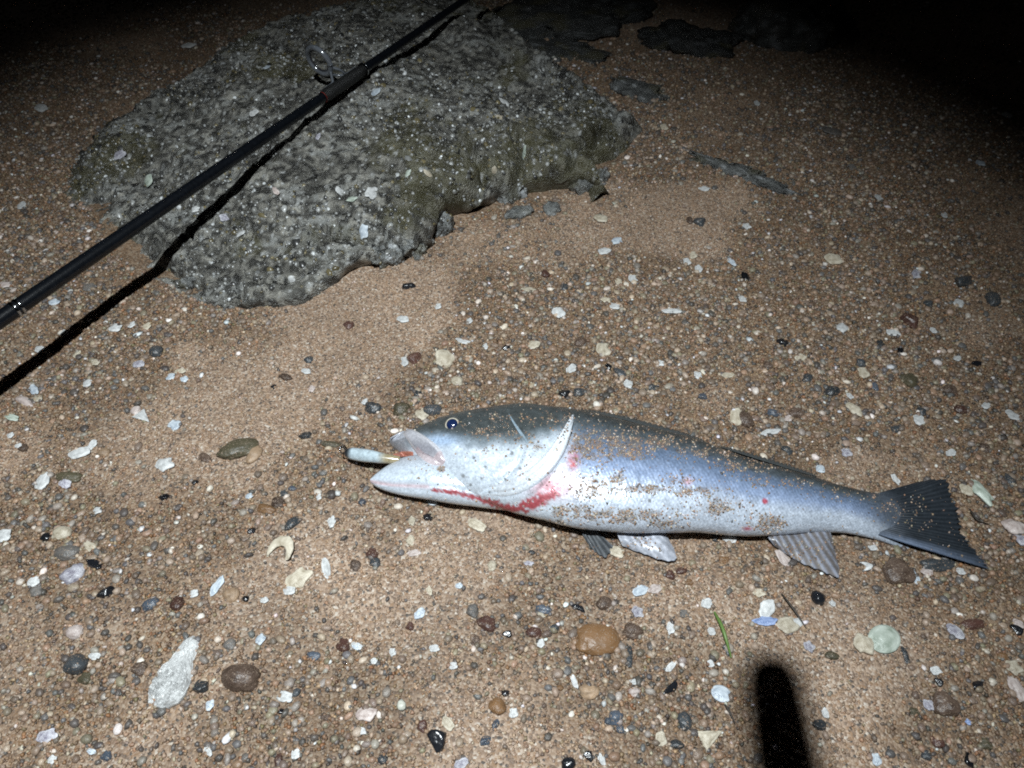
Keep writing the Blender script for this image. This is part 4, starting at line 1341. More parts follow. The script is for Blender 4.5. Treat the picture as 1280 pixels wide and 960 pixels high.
PIECES = [
    (222, 838, 98, 46, 62, 'oy', 'white', 'large crumbly white oyster shell beside a round brown stone', None),
    (301, 849, 50, 38, 0, 'p0', 'brown', 'round pitted red-brown stone right of the large white oyster shell', .5),
    (252, 859, 24, 18, 30, 'a', 'slate', 'greenish-black pebble wedged between oyster shell and round brown stone', .4),
    (97, 832, 34, 30, 10, 'p', 'slate', 'dark grey round stone left of the large white oyster shell', .45),
    (108, 848, 22, 16, 0, 'p', 'olive', None, None),
    (175, 836, 22, 18, 0, 'p', 'brown', None, None),
    (92, 718, 36, 20, 38, 'p', 'lilac', 'lilac speckled barnacled pebble near the left edge', .45),
    (133, 742, 26, 15, 20, 'a', 'black', 'glossy black angular pebble right of the lilac speckled one', .4),
    (118, 706, 24, 13, -25, 'a', 'black', None, None), (84, 692, 34, 20, 5, 'p', 'grey', 'brownish grey stone just above the lilac speckled pebble', None),
    (350, 693, 44, 34, 65, 'arc', 'cream', 'curved cream shell rim forming a hook shape', .16),
    (374, 724, 38, 24, 35, 'c', 'cream', 'cream shell piece under the hooked shell rim', .12),
    (362, 739, 16, 12, 0, 'c', 'white', None, None), (408, 711, 27, 11, 100, 'o', 'white', 'upright white oval shell chip right of the hooked shell rim', None),
    (272, 733, 32, 11, 60, 'c', 'bluewhite', 'pale blue shell sliver beside an orange-tan pebble', None), (289, 744, 23, 19, 20, 'p', 'tan', 'orange-tan pebble beside the pale blue shell sliver', None),
    (243, 743, 12, 10, 0, 'c', 'white', None, None), (331, 751, 11, 9, 0, 'c', 'white', None, None), (307, 749, 9, 9, 0, 'p', 'black', None, None),
    (207, 582, 25, 18, 10, 'c', 'white', 'thick white shell chip on open sand left of the lure', .16), (100, 567, 30, 13, 15, 'c', 'white', 'white shell with a hooked end at the left', None),
    (116, 557, 18, 8, 45, 'c', 'white', None, None), (178, 521, 24, 18, -40, 't', 'white', 'forked white shell beside a small pinkish pebble', None), (170, 514, 14, 11, 0, 'p', 'pink', None, None),
    (219, 532, 15, 13, 45, 'c', 'bluewhite', None, None), (54, 603, 18, 22, 0, 'c', 'white', 'white shell chip beside a lilac chip near left edge', None), (83, 605, 18, 14, 20, 'c', 'lilac', 'lilac shell chip at the left, on a rusty brown pebble', .2),
    (85, 597, 36, 14, 0, 'p', 'olive', None, None), (130, 566, 16, 11, 0, 'p', 'tan', None, None), (77, 667, 25, 17, -5, 'p', 'cream', 'smooth cream pebble touching a black pebble at the left', .35),
    (58, 672, 15, 12, 0, 'p', 'black', None, None), (113, 683, 17, 16, 40, 'p', 'cream', None, None), (5, 671, 20, 16, 0, 'c', 'white', None, None), (43, 728, 15, 13, 0, 'c', 'white', None, None),
    (46, 740, 18, 14, 0, 'p', 'grey', None, None), (123, 639, 11, 10, 0, 'c', 'white', None, None), (94, 791, 24, 18, 20, 'p', 'pink', None, None), (119, 821, 15, 11, -20, 'c', 'white', None, None),
    (188, 756, 26, 14, 20, 'p', 'blue', None, None), (222, 755, 18, 24, 0, 'p', 'red', None, None), (30, 560, 14, 10, 0, 'p', 'brown', None, None),
    (298, 562, 58, 24, 18, 'p1', 'olive', 'flat dark brown stone in a hollow left of the lure', .3), (318, 568, 16, 26, -20, 'p', 'tan', None, None), (257, 573, 20, 11, -25, 'p', 'brown', None, None),
    (382, 545, 19, 9, 15, 'a', 'slate', None, None), (413, 556, 26, 9, -5, 'p', 'olive', 'narrow dark brown stone just left of the lure nose', None),
    (365, 655, 26, 12, 40, 'p', 'slate', None, None), (350, 631, 9, 9, 0, 'p', 'slate', None, None), (366, 611, 12, 8, 0, 'p', 'blue', None, None), (355, 617, 14, 8, 20, 'p', 'slate', None, None),
    (415, 653, 11, 16, 0, 'c', 'white', None, None), (399, 622, 7, 10, 0, 'c', 'white', None, None), (348, 629, 20, 14, -20, 'p', 'brown', None, None), (333, 637, 24, 14, -20, 'p', 'orange', None, None),
    (315, 664, 10, 10, 0, 'a', 'black', None, None), (244, 604, 9, 8, 0, 'a', 'black', None, None), (205, 622, 15, 8, 10, 'a', 'black', None, None), (312, 621, 10, 8, 0, 'c', 'bluewhite', None, None),
    (546, 925, 26, 34, 0, 'a', 'black', 'largest glossy black stone at the bottom edge', .45), (528, 908, 14, 17, 0, 'p', 'red', None, None), (607, 926, 16, 14, 20, 'a', 'blue', None, None),
    (619, 907, 9, 19, -30, 'a', 'blue', None, None), (458, 893, 28, 22, 0, 'c', 'pink', 'pinkish white shell above a flat white chip, bottom left of centre', .14), (450, 914, 18, 10, -10, 'c', 'white', None, None),
    (357, 872, 20, 15, -20, 'c', 'white', 'white shell chip right of the round brown stone', None), (370, 866, 10, 14, -30, 'p', 'slate', None, None), (261, 938, 10, 18, 30, 'c', 'white', None, None),
    (430, 807, 20, 19, 0, 'p', 'red', 'dark reddish round pebble below left of the fish head', None), (446, 808, 15, 9, -20, 'c', 'white', None, None), (392, 820, 18, 13, 0, 'p', 'blue', None, None), (326, 800, 12, 16, -15, 'c', 'bluewhite', None, None),
    (352, 890, 9, 9, 0, 'a', 'black', None, None), (407, 897, 14, 10, 0, 'p', 'brown', None, None), (287, 806, 17, 15, 0, 'p', 'grey', None, None), (263, 882, 11, 16, -20, 'c', 'bluewhite', None, None),
    (60, 921, 30, 18, 15, 'c', 'lilac', 'pale lilac shell near the bottom left corner', None), (134, 945, 16, 14, 0, 'p', 'blue', None, None), (115, 940, 12, 9, -30, 'c', 'bluewhite', None, None), (66, 950, 12, 12, 0, 'c', 'white', None, None),
    (746, 800, 62, 42, -8, 'p2', 'orange', 'largest orange-brown stone, half sunk below the pelvic fin', .26), (791, 790, 26, 22, -20, 'p', 'brown', 'dark brown stone touching the right side of the orange-brown one', None),
    (786, 820, 10, 34, -5, 'p', 'slate', 'long thin dark pebble below the orange-brown stone', None), (755, 755, 22, 19, 10, 'p', 'brown', None, None), (723, 760, 20, 9, -20, 'a', 'black', None, None), (729, 772, 10, 9, 0, 'p', 'orange', None, None),
    (610, 780, 30, 20, -20, 'p', 'red', 'large oval dark red-brown pebble below the middle of the fish', .35), (591, 764, 17, 18, 0, 'p', 'grey', None, None), (594, 801, 12, 18, 0, 'p', 'brown', None, None), (634, 793, 13, 11, 20, 'a', 'black', None, None),
    (679, 762, 22, 13, -20, 'p', 'blue', 'blue-black oval pebble with a pale chip under it', None), (676, 769, 14, 6, -30, 'c', 'cream', None, None), (667, 791, 22, 15, 0, 'p', 'red', None, None), (692, 786, 14, 12, 0, 'p', 'slate', None, None),
    (525, 768, 18, 12, 30, 'c', 'bluewhite', 'bluish white shell chip on clean sand below the fish head', .16), (513, 783, 12, 12, 0, 'p', 'red', None, None), (543, 811, 14, 10, 0, 'c', 'white', None, None), (567, 833, 11, 10, 0, 'c', 'white', None, None),
    (676, 805, 10, 13, -10, 'c', 'white', None, None), (447, 809, 14, 9, 0, 'c', 'bluewhite', None, None), (491, 816, 9, 12, 0, 'c', 'white', None, None), (468, 827, 9, 9, 0, 'c', 'white', None, None), (718, 853, 8, 19, 25, 'c', 'white', None, None),
    (622, 884, 24, 26, -20, 'p', 'orange', None, None), (632, 868, 12, 12, 0, 'a', 'black', None, None), (642, 892, 12, 13, 0, 'c', 'white', None, None), (574, 733, 10, 8, 0, 'c', 'bluewhite', None, None), (537, 739, 8, 13, 10, 'c', 'cream', None, None),
    (615, 708, 12, 15, 0, 'p', 'cream', None, None), (596, 657, 26, 14, -30, 'c', 'cream', 'cream shell chip on the sand under the fish throat', None), (513, 676, 12, 14, 0, 'p', 'cream', None, None), (515, 652, 9, 14, 0, 'c', 'cream', None, None), (518, 692, 18, 8, 10, 'c', 'pink', None, None),
    (466, 692, 18, 14, 0, 'p', 'red', None, None), (469, 704, 16, 13, 0, 'p', 'slate', None, None), (444, 707, 14, 16, 0, 'p', 'brown', None, None), (453, 629, 11, 11, 0, 'a', 'blue', None, None), (535, 647, 16, 10, 0, 'a', 'black', None, None),
    (540, 629, 15, 7, -15, 'o', 'bluewhite', 'small bluish shell chip tucked under the fish jaw', .2), (661, 705, 13, 7, 0, 'c', 'lilac', None, None), (655, 714, 9, 8, 0, 'p', 'orange', None, None), (665, 691, 10, 8, 0, 'p', 'slate', None, None),
    (800, 739, 22, 15, 25, 'c', 'bluewhite', 'pale blue shell chip joined to a pinkish one below the pelvic fin', None), (818, 737, 18, 13, 30, 'c', 'pink', None, None), (797, 766, 17, 15, -20, 'c', 'lilac', 'lilac white shell chip below the pale blue one', None),
    (838, 861, 27, 13, 48, 'a', 'black', 'glossy black oblong pebble left of the finger shadow', .4), (770, 898, 19, 22, 0, 'p', 'blue', 'blue-black pebble near the bottom centre', .4), (775, 912, 12, 12, 0, 'p', 'blue', None, None), (760, 902, 10, 10, 0, 'p', 'blue', None, None),
    (855, 902, 20, 26, 20, 'p', 'slate', 'dark grey stone between two pale shells near the bottom', .35), (846, 931, 21, 15, 0, 'p', 'slate', None, None), (885, 923, 40, 30, 25, 't', 'cream', 'white and cream triangular shell near the bottom edge', .14),
    (901, 868, 27, 20, -20, 'o', 'bluewhite', 'pale blue rounded shell left of the finger shadow', .14), (838, 834, 17, 9, 50, 'c', 'white', None, None), (792, 853, 16, 8, 0, 'c', 'white', None, None), (793, 866, 16, 14, 0, 'p', 'pink', None, None),
    (826, 924, 14, 20, 0, 'c', 'cream', None, None), (735, 945, 13, 18, 20, 'a', 'black', None, None), (710, 955, 20, 18, 0, 'p', 'black', None, None), (752, 950, 9, 18, 20, 'c', 'white', None, None), (838, 786, 11, 18, -15, 'c', 'white', 'upright white shell chip left of the grass blade', None),
    (889, 790, 10, 11, 0, 'c', 'white', None, None), (883, 755, 16, 14, 0, 'c', 'white', 'white shell chip at the tip of the grass blade', None), (908, 812, 10, 17, 0, 'a', 'slate', None, None), (888, 830, 9, 10, 0, 'c', 'white', None, None), (855, 768, 12, 10, 0, 'c', 'grey', None, None),
    (958, 762, 26, 22, 60, 'c', 'white', 'white shell clump below the anal fin', .12), (956, 777, 34, 13, 5, 'c', 'vblue', 'vivid blue and white shell below the white clump', .1), (948, 742, 16, 12, 0, 'c', 'cream', None, None),
    (984, 782, 26, 24, 20, 'c', 'cream', 'round cream shell right of the vivid blue one', .12), (997, 779, 14, 12, -50, 'c', 'white', None, None), (1079, 806, 28, 28, 0, 'c', 'cream', 'ochre and cream shell lobe touching a pale green shell', .16), (1104, 800, 36, 38, 30, 'o', 'green', 'translucent pale green shell right of the finger shadow', .12),
    (1132, 820, 8, 25, 8, 'p', 'slate', 'slim dark slate pebble right of the pale green shell', None), (1022, 748, 20, 18, -20, 'p', 'black', 'glossy black round pebble below the anal fin tip', .45), (1040, 755, 9, 8, 0, 'c', 'white', None, None), (1011, 809, 13, 17, 20, 'c', 'lilac', None, None),
    (1040, 820, 19, 13, 0, 'p', 'olive', None, None), (1181, 880, 34, 38, 20, 'p', 'brown', 'large dark mottled stone in the lower right', .34), (1160, 882, 13, 18, 20, 'c', 'lilac', 'lilac white shell chip left of the large mottled stone', None), (1169, 839, 14, 11, 0, 'c', 'white', 'bright white chip above the large mottled stone', None), (1173, 853, 14, 10, -20, 'a', 'black', None, None),
    (1193, 790, 28, 13, -42, 'o', 'lilac', 'elongated lilac white shell in the lower right', None), (1215, 781, 30, 15, 10, 'p', 'red', None, None), (1226, 617, 44, 16, -52, 'c', 'green', 'pale green-cream oyster strip right of the tail fin', .2), (1207, 613, 20, 13, -20, 'c', 'cream', None, None),
    (1266, 660, 34, 18, -35, 'c', 'pink', 'pinkish layered shell at the right edge beside the tail', .2), (1275, 675, 26, 14, -40, 'c', 'lilac', None, None), (1122, 716, 36, 40, 30, 'p', 'brown', 'big dark brown stone under the tail stalk', .3), (1172, 706, 46, 17, 5, 'p', 'slate', 'dark slate stone under the lower tail lobe', .35),
    (1143, 722, 9, 26, 15, 'c', 'bluewhite', None, None), (1075, 710, 30, 14, 10, 'arc2', 'white', 'small white crescent shell right of the anal fin', .3), (980, 700, 14, 34, 20, 'c', 'pink', 'pinkish white shell strip left of the anal fin', None), (1090, 685, 11, 9, 0, 'c', 'white', None, None), (1158, 716, 18, 9, -20, 'c', 'pink', None, None),
    (852, 714, 15, 12, 20, 'p', 'red', 'dark red pebble below the pelvic fin tip', None), (838, 719, 14, 13, 0, 'p', 'red', None, None), (771, 691, 20, 14, -30, 'c', 'cream', 'cream shell chip at the dark pelvic fin', None), (895, 672, 12, 12, -20, 'a', 'slate', None, None), (912, 675, 20, 10, 0, 'c', 'white', None, None), (905, 700, 14, 10, 0, 'p', 'orange', None, None),
    (1005, 786, 9, 9, 0, 'p', 'tan', None, None), (1031, 892, 9, 15, 20, 'c', 'white', None, None), (1024, 907, 20, 15, 0, 'a', 'slate', 'dark pebble just right of the finger shadow', None), (1172, 928, 14, 24, 25, 'p', 'red', 'glossy red-brown pebble near the bottom right corner', None), (1158, 944, 14, 14, 0, 'p', 'slate', None, None), (1211, 950, 14, 22, -20, 'a', 'black', None, None),
    (1222, 857, 15, 14, 20, 'a', 'black', None, None), (1266, 835, 20, 20, 0, 'c', 'cream', None, None), (1270, 862, 16, 34, 10, 'c', 'pink', 'long pinkish shell at the lower right edge', .2), (1253, 821, 13, 11, 0, 'p', 'orange', None, None), (1270, 788, 20, 12, -20, 'a', 'black', None, None), (1272, 780, 18, 8, -30, 'c', 'pink', None, None),
    (1095, 950, 12, 16, 0, 'c', 'bluewhite', None, None), (1232, 930, 18, 16, 0, 'p', 'olive', None, None), (1209, 903, 8, 8, 0, 'c', 'vblue', None, None), (1143, 890, 14, 12, 0, 'p', 'olive', None, None), (1200, 715, 12, 9, 0, 'c', 'white', None, None),
    (556, 450, 24, 26, 70, 'c', 'cream', 'cream shell stub above the fish eye', .16), (571, 477, 16, 13, 0, 'p', 'cream', None, None), (518, 449, 19, 18, 0, 'a', 'red', 'dark brown angular pebble left of the cream shell stub', None), (506, 453, 9, 13, 10, 'c', 'white', None, None), (504, 400, 16, 10, -20, 'c', 'white', 'small white shell chip between the rock and the fish head', None),
    (579, 427, 20, 8, -10, 'c', 'white', 'thin white shell sliver above the cream shell stub', None), (523, 493, 12, 13, 0, 'a', 'slate', None, None), (466, 510, 22, 15, -10, 'p', 'slate', 'dark striped pebble behind the fish snout', .4), (456, 503, 8, 8, 0, 'c', 'white', None, None), (502, 512, 22, 18, 0, 'p', 'olive', None, None), (541, 513, 25, 15, 10, 'p', 'slate', 'dark stone touching the back of the fish head', None),
    (528, 519, 15, 15, -50, 'c', 'cream', None, None), (383, 465, 12, 8, -20, 'c', 'white', None, None), (357, 472, 18, 10, -15, 'p', 'brown', None, None), (342, 484, 8, 7, 0, 'a', 'black', None, None), (436, 407, 14, 10, -20, 'p', 'red', None, None), (386, 450, 12, 9, 30, 'p', 'slate', None, None), (390, 487, 9, 10, 0, 'c', 'pink', None, None),
    (511, 358, 18, 9, 10, 'a', 'black', None, None), (548, 384, 8, 8, 0, 'c', 'white', None, None), (587, 402, 8, 8, 0, 'c', 'white', None, None), (607, 434, 7, 8, 0, 'c', 'white', None, None), (754, 439, 19, 20, 0, 'c', 'cream', 'cream shell lobe above the middle of the fish', .16), (698, 392, 15, 14, 20, 'c', 'white', 'round white shell chip above the fish back', .16), (667, 432, 16, 12, -20, 'c', 'cream', None, None),
    (634, 435, 11, 10, 0, 'a', 'black', None, None), (706, 494, 17, 13, 0, 'a', 'black', None, None), (724, 491, 16, 12, 0, 'p', 'slate', None, None), (762, 460, 13, 9, -20, 'a', 'black', None, None), (775, 467, 20, 10, -40, 'p', 'slate', None, None), (725, 428, 14, 14, -30, 'p', 'brown', None, None), (817, 485, 15, 12, 0, 'a', 'slate', None, None),
    (714, 462, 16, 10, 30, 'c', 'white', None, None), (785, 481, 12, 12, 0, 'c', 'white', None, None), (840, 390, 28, 6, 0, 'c', 'white', 'long thin white shell sliver above the fish back', .2), (768, 384, 14, 8, -20, 'c', 'white', None, None), (757, 376, 13, 8, -30, 'c', 'cream', None, None), (661, 363, 20, 7, 0, 'c', 'cream', None, None), (791, 350, 12, 12, 0, 'c', 'white', None, None), (773, 353, 9, 8, 0, 'c', 'cream', None, None),
    (755, 315, 12, 12, -40, 'c', 'white', None, None), (771, 302, 10, 12, -40, 'c', 'bluewhite', None, None), (858, 328, 11, 9, 0, 'c', 'white', None, None), (866, 320, 10, 9, 0, 'c', 'cream', None, None), (873, 337, 10, 10, 0, 'c', 'white', None, None), (914, 328, 8, 14, 10, 'c', 'bluewhite', None, None), (932, 346, 12, 12, 0, 'a', 'black', None, None), (928, 375, 11, 8, -10, 'c', 'white', None, None),
    (705, 360, 12, 10, 0, 'p', 'slate', None, None), (682, 343, 12, 12, 0, 'p', 'red', None, None), (875, 279, 17, 12, 0, 'a', 'slate', None, None), (862, 276, 9, 9, 0, 'p', 'brown', None, None), (751, 274, 18, 11, -30, 'c', 'cream', 'cream shell chip to the right of the rock foot', None), (880, 237, 15, 6, 0, 'c', 'white', 'thin white chip beside the long grey stone sliver', None), (933, 284, 11, 8, 0, 'c', 'white', None, None),
    (930, 525, 18, 26, 20, 'p', 'brown', 'brown stone leaning on a cream shell behind the fish back', .4), (920, 522, 18, 22, 0, 'c', 'cream', 'cream shell beside a brown stone behind the fish back', .14), (963, 541, 27, 8, 10, 'c', 'white', 'bright white sliver just behind the fish back', .2), (967, 516, 17, 9, -10, 'a', 'blue', None, None), (996, 516, 22, 13, 0, 'p', 'brown', None, None), (878, 496, 12, 9, 0, 'a', 'blue', None, None), (872, 470, 12, 9, -30, 'c', 'white', None, None), (825, 455, 11, 9, -20, 'c', 'white', None, None),
    (910, 470, 17, 7, 10, 'c', 'cream', None, None), (985, 524, 12, 8, 0, 'c', 'pink', None, None), (983, 563, 18, 10, -30, 'p', 'slate', None, None), (1025, 587, 13, 10, -20, 'c', 'bluewhite', None, None), (1058, 567, 14, 11, 0, 'c', 'lilac', None, None), (1067, 513, 26, 11, -40, 'c', 'cream', 'cream finger-shaped shell behind the tail', .2), (1148, 526, 18, 12, -30, 'c', 'white', 'white shell chip well behind the tail fin', None), (1266, 521, 26, 10, -28, 'c', 'white', 'white shell sliver at the right edge', None),
    (1232, 508, 10, 11, -40, 'c', 'white', None, None), (1137, 402, 26, 16, -28, 'a', 'red', 'dark red-black angular stone in the dim right half', .4), (1052, 411, 16, 13, -20, 'c', 'white', 'bright white shell chip in the dim right half', .16), (1116, 417, 20, 8, -10, 'c', 'white', 'thin white sliver left of the dark red-black stone', None), (1079, 467, 14, 14, 0, 'c', 'cream', None, None), (1077, 454, 14, 10, 0, 'a', 'slate', None, None), (1137, 476, 28, 16, -35, 'p', 'olive', 'large dark olive pebble in the right half', .35),
    (1093, 484, 11, 10, 0, 'p', 'blue', None, None), (1101, 432, 10, 18, 0, 'p', 'slate', None, None), (1126, 440, 10, 10, 0, 'a', 'black', None, None), (978, 429, 18, 10, -15, 'a', 'black', None, None), (1000, 448, 14, 9, 20, 'c', 'cream', None, None), (1040, 490, 20, 14, 20, 'p', 'slate', None, None), (1009, 473, 14, 12, -20, 'p', 'slate', None, None), (960, 457, 13, 12, 0, 'p', 'brown', None, None), (1062, 496, 9, 9, 0, 'c', 'white', None, None),
    (1166, 414, 8, 8, 0, 'c', 'white', None, None), (1196, 449, 11, 7, -15, 'c', 'white', None, None), (1220, 455, 13, 7, 10, 'a', 'black', None, None), (1198, 380, 14, 10, -30, 'c', 'white', None, None), (1204, 352, 24, 15, 20, 'a', 'slate', 'dark grey angular stone high on the right', .4), (1161, 381, 13, 9, 0, 'a', 'slate', None, None), (1240, 375, 20, 16, 0, 'p', 'slate', None, None), (1145, 344, 13, 12, -20, 'c', 'lilac', None, None), (1041, 325, 22, 13, 0, 'c', 'cream', 'pair of cream chips in the dim sand, upper right', None),
    (1188, 567, 14, 9, 10, 'c', 'white', None, None), (1230, 560, 14, 12, 0, 'p', 'brown', None, None), (1120, 538, 12, 12, 0, 'a', 'slate', None, None), (1152, 515, 12, 12, 0, 'p', 'slate', None, None), (1200, 513, 16, 12, 0, 'p', 'red', None, None), (1186, 488, 20, 12, 0, 'p', 'brown', None, None), (1119, 600, 8, 16, 10, 'c', 'white', 'upright white shell chip behind the tail stalk', None), (1262, 600, 12, 18, 0, 'p', 'slate', None, None),
    (80, 352, 10, 6, 10, 'c', 'white', None, None), (68, 379, 14, 9, -10, 'c', 'bluewhite', 'pale chip between the rod and its shadow at the left', None), (112, 360, 16, 9, 0, 'c', 'grey', None, None), (145, 411, 14, 11, -20, 'c', 'white', None, None), (165, 407, 10, 9, 0, 'c', 'white', None, None), (184, 409, 12, 10, 0, 'c', 'cream', None, None), (81, 417, 12, 10, 0, 'c', 'white', None, None), (51, 438, 12, 9, -20, 'c', 'white', None, None), (97, 444, 9, 9, 0, 'c', 'cream', None, None),
    (120, 454, 14, 8, 10, 'c', 'cream', None, None), (174, 456, 16, 9, 0, 'c', 'lilac', None, None), (214, 472, 11, 9, 0, 'c', 'bluewhite', None, None), (226, 465, 15, 7, 0, 'c', 'cream', None, None), (231, 475, 11, 8, 0, 'c', 'bluewhite', None, None), (195, 440, 18, 14, 0, 'p', 'slate', None, None), (110, 480, 11, 10, 0, 'c', 'white', None, None), (43, 488, 12, 15, 30, 'c', 'bluewhite', None, None), (32, 503, 24, 12, -25, 'p', 'pink', None, None), (48, 499, 13, 8, 0, 'c', 'cream', None, None),
    (16, 523, 17, 8, -20, 'c', 'green', 'pale green shell chip at the far left', None), (24, 558, 10, 6, 0, 'c', 'white', None, None), (14, 545, 10, 7, 0, 'c', 'white', None, None), (8, 357, 18, 8, 0, 'c', 'pink', 'pinkish chip just above the rod at the left edge', None), (52, 136, 12, 9, -30, 'c', 'white', 'white chip in the dark sand left of the rock', None), (28, 258, 14, 8, 20, 'c', 'white', None, None), (236, 58, 20, 8, 0, 'c', 'white', 'dim white chip behind the rock, upper left', None),
    (830, 160, 10, 8, 0, 'c', 'cream', None, None), (1065, 210, 10, 7, 0, 'c', 'grey', None, None), (946, 130, 8, 7, 0, 'c', 'white', None, None), (1258, 145, 14, 8, 0, 'c', 'white', None, None), (864, 45, 10, 8, 30, 'c', 'white', None, None), (1098, 248, 10, 8, 0, 'c', 'white', None, None), (1180, 270, 9, 7, 0, 'c', 'white', None, None), (1225, 205, 12, 8, 0, 'c', 'bluewhite', None, None), (1040, 165, 30, 8, -15, 'c', 'grey', None, None),
    (700, 860, 10, 10, 0, 'p', 'orange', None, None), (862, 728, 12, 9, 0, 'p', 'orange', None, None), (640, 830, 12, 10, 0, 'p', 'tan', None, None), (736, 865, 26, 20, 0, 'p', 'tan', None, None), (560, 905, 20, 14, -50, 'c', 'cream', None, None), (577, 955, 20, 14, 10, 'c', 'lilac', None, None), (478, 950, 14, 14, 0, 'p', 'slate', None, None), (370, 943, 12, 14, 0, 'c', 'white', None, None), (348, 952, 12, 20, 10, 'p', 'red', None, None),
]
for e in PIECES: place(*e)

# shells sitting on the boulder: its parts
for (a, b, l_, w_, an, cl) in [(470, 116, 10, 15, 100, 'bluewhite'), (632, 130, 13, 24, 105, 'white'), (455, 291, 18, 17, 0, 'bluewhite'), (626, 148, 12, 10, 0, 'cream'), (398, 172, 8, 8, 0, 'lilac'), (440, 250, 14, 12, 0, 'green'), (301, 293, 15, 12, 0, 'white'),
                               (465, 242, 26, 12, 20, 'white'), (535, 218, 11, 11, 0, 'cream'), (510, 218, 10, 9, 0, 'green'), (245, 263, 14, 9, 0, 'white'), (186, 227, 20, 12, 30, 'green'), (150, 195, 12, 16, -30, 'lilac'), (215, 105, 8, 8, 0, 'bluewhite'), (318, 142, 12, 10, 60, 'white'),
                               (425, 240, 12, 10, 0, 'white'), (655, 192, 8, 14, 10, 'green'), (618, 214, 9, 9, 0, 'cream'), (281, 273, 20, 10, 0, 'lilac'), (334, 85, 9, 8, 0, 'bluewhite'), (365, 350, 10, 8, 0, 'white'), (345, 240, 18, 6, -20, 'pink')]:
    place(a, b, l_ * .8, w_ * .8, an, 'c', cl, None, None, rock_bvh, boulder, 'shell')

# the smaller pebbles and chips in between: too many and too small to pick apart
fish_poly = np.array([(440, 560), (490, 535), (560, 512), (650, 498), (730, 505), (860, 540), (1000, 588), (1100, 608), (1180, 590), (1205, 640), (1250, 715), (1150, 705), (1060, 725), (960, 690), (850, 710), (740, 690), (640, 650), (460, 610)], float)


def clear_of(p):
    u, v = pix(np.column_stack([p, np.zeros(len(p))]))
    ok_ = poly_sd(u, v, fish_poly) < -5
    for (a, b, r_) in OCC: ok_ &= (u - a) ** 2 + (v - b) ** 2 > (r_ + 5) ** 2
    return p[ok_]


p6 = clear_of(sample_ground(1700, .10, 1.9, dens_grav)); s6 = RNG.uniform(.0040, .0066, len(p6))
P6 = np.column_stack([p6, gh(p6[:, 0], p6[:, 1]) + s6 * .12]); T6, TF6 = ico(2)
T6 = T6 * (1 + .35 * fbm(T6[:, 0] * 1.4, T6[:, 1] * 1.4 + T6[:, 2], 3, 611))[:, None]
V, F, C = pieces(P6, s6, T6, TF6, W_GRAV, flat=(.4, .65), jit=.02, upright=True)
tag(link('small_pebbles', mesh_np('small_pebbles', V, F, earthy(C, .5, .8), True), M_GRAVEL), 'loose small pebbles of many colours strewn through the sand', 'pebbles', None, 'stuff')
p7 = clear_of(sample_ground(230, .10, 1.9, dens_grav)); s7 = RNG.uniform(.0032, .0058, len(p7))
P7 = np.column_stack([p7, gh(p7[:, 0], p7[:, 1]) + s7 * .25 + .0008])
V, F, C = pieces(P7, s7, I1V, I1F, np.eye(12)[9] * .6 + np.eye(12)[8] * .4, flat=(.22, .34), jit=.36, upright=True)
tag(link('shell_bits', mesh_np('shell_bits', V, F, np.clip(C * np.array([.82, .84, .86]), 0, .8), False), bpy.data.materials['shell_grit']), 'small broken shell bits strewn through the sand', 'shell bits', None, 'stuff')

# labels of the small pieces: each by the nearest thing one can find
MARKS = [('the fish eye', 565, 531), ('the lure nose', 432, 566), ('the tip of the lower jaw', 462, 600), ('the pale pelvic fin', 830, 690), ('the anal fin tip', 1045, 718), ('the lower tail tip', 1240, 712),
         ('the upper tail lobe', 1180, 598), ('the finger shadow tip', 960, 820), ('the large white oyster shell', 222, 838), ('the round red-brown stone', 301, 849), ('the lilac speckled pebble', 92, 718),
         ('the hooked cream shell rim', 355, 700), ('the pale blue shell sliver', 272, 733), ('the thick white chip left of the lure', 207, 582), ('the flat brown stone left of the lure', 298, 562), ('the forked white shell', 178, 521),
         ('the largest black stone at the bottom', 546, 925), ('the largest orange-brown stone', 746, 800), ('the large red-brown oval pebble', 610, 780), ('the pale green shell', 1104, 800), ('the large mottled stone at lower right', 1181, 880),
         ('the vivid blue shell', 956, 777), ('the cream triangular shell', 885, 923), ('the cream shell stub above the eye', 556, 450), ('the front foot of the rock', 310, 385), ('the right foot of the rock', 745, 245), ('the long grey stone sliver', 920, 213),
         ('the brown stone behind the fish back', 930, 525), ('the dark red-black angular stone', 1137, 402), ('the large dark olive pebble', 1137, 476), ('the rod at the left edge', 8, 392), ('the rod shadow at the left edge', 5, 482),
         ('the dark angular stone high right', 1204, 352), ('the cream finger-shaped shell', 1067, 513), ('the round white chip above the back', 698, 392), ('the cream shell lobe above the back', 754, 439), ('the pale blue rounded shell', 901, 868),
         ('the blue-black pebble at bottom centre', 770, 898), ('the bluish chip below the fish head', 525, 768), ('the pale lilac shell bottom left', 60, 921), ('the pinkish layered shell at right', 1266, 660), ('the long thin white sliver', 840, 390),
         ('the hook-ended white shell at left', 100, 567), ('the fish throat', 600, 640), ('the big brown stone under the tail', 1122, 716), ('the dark reddish pebble below the head', 430, 807), ('the paired cream chips upper right', 1041, 325)]
ORD = ['nearest', 'second nearest', 'third nearest', 'fourth nearest', 'fifth nearest', 'sixth nearest', 'seventh nearest', 'eighth nearest']
buckets = {}
for (o_, px_, py_, kind_, size_) in SMALL:
    nm, mx_, my_ = min(MARKS, key=lambda m_: (m_[1] - px_) ** 2 + (m_[2] - py_) ** 2)
    dx, dy = px_ - mx_, py_ - my_
    way = ('right of' if dx > 0 else 'left of') if abs(dx) > abs(dy) else ('below' if dy > 0 else 'above')
    buckets.setdefault((kind_, way, nm), []).append((math.hypot(dx, dy), o_))
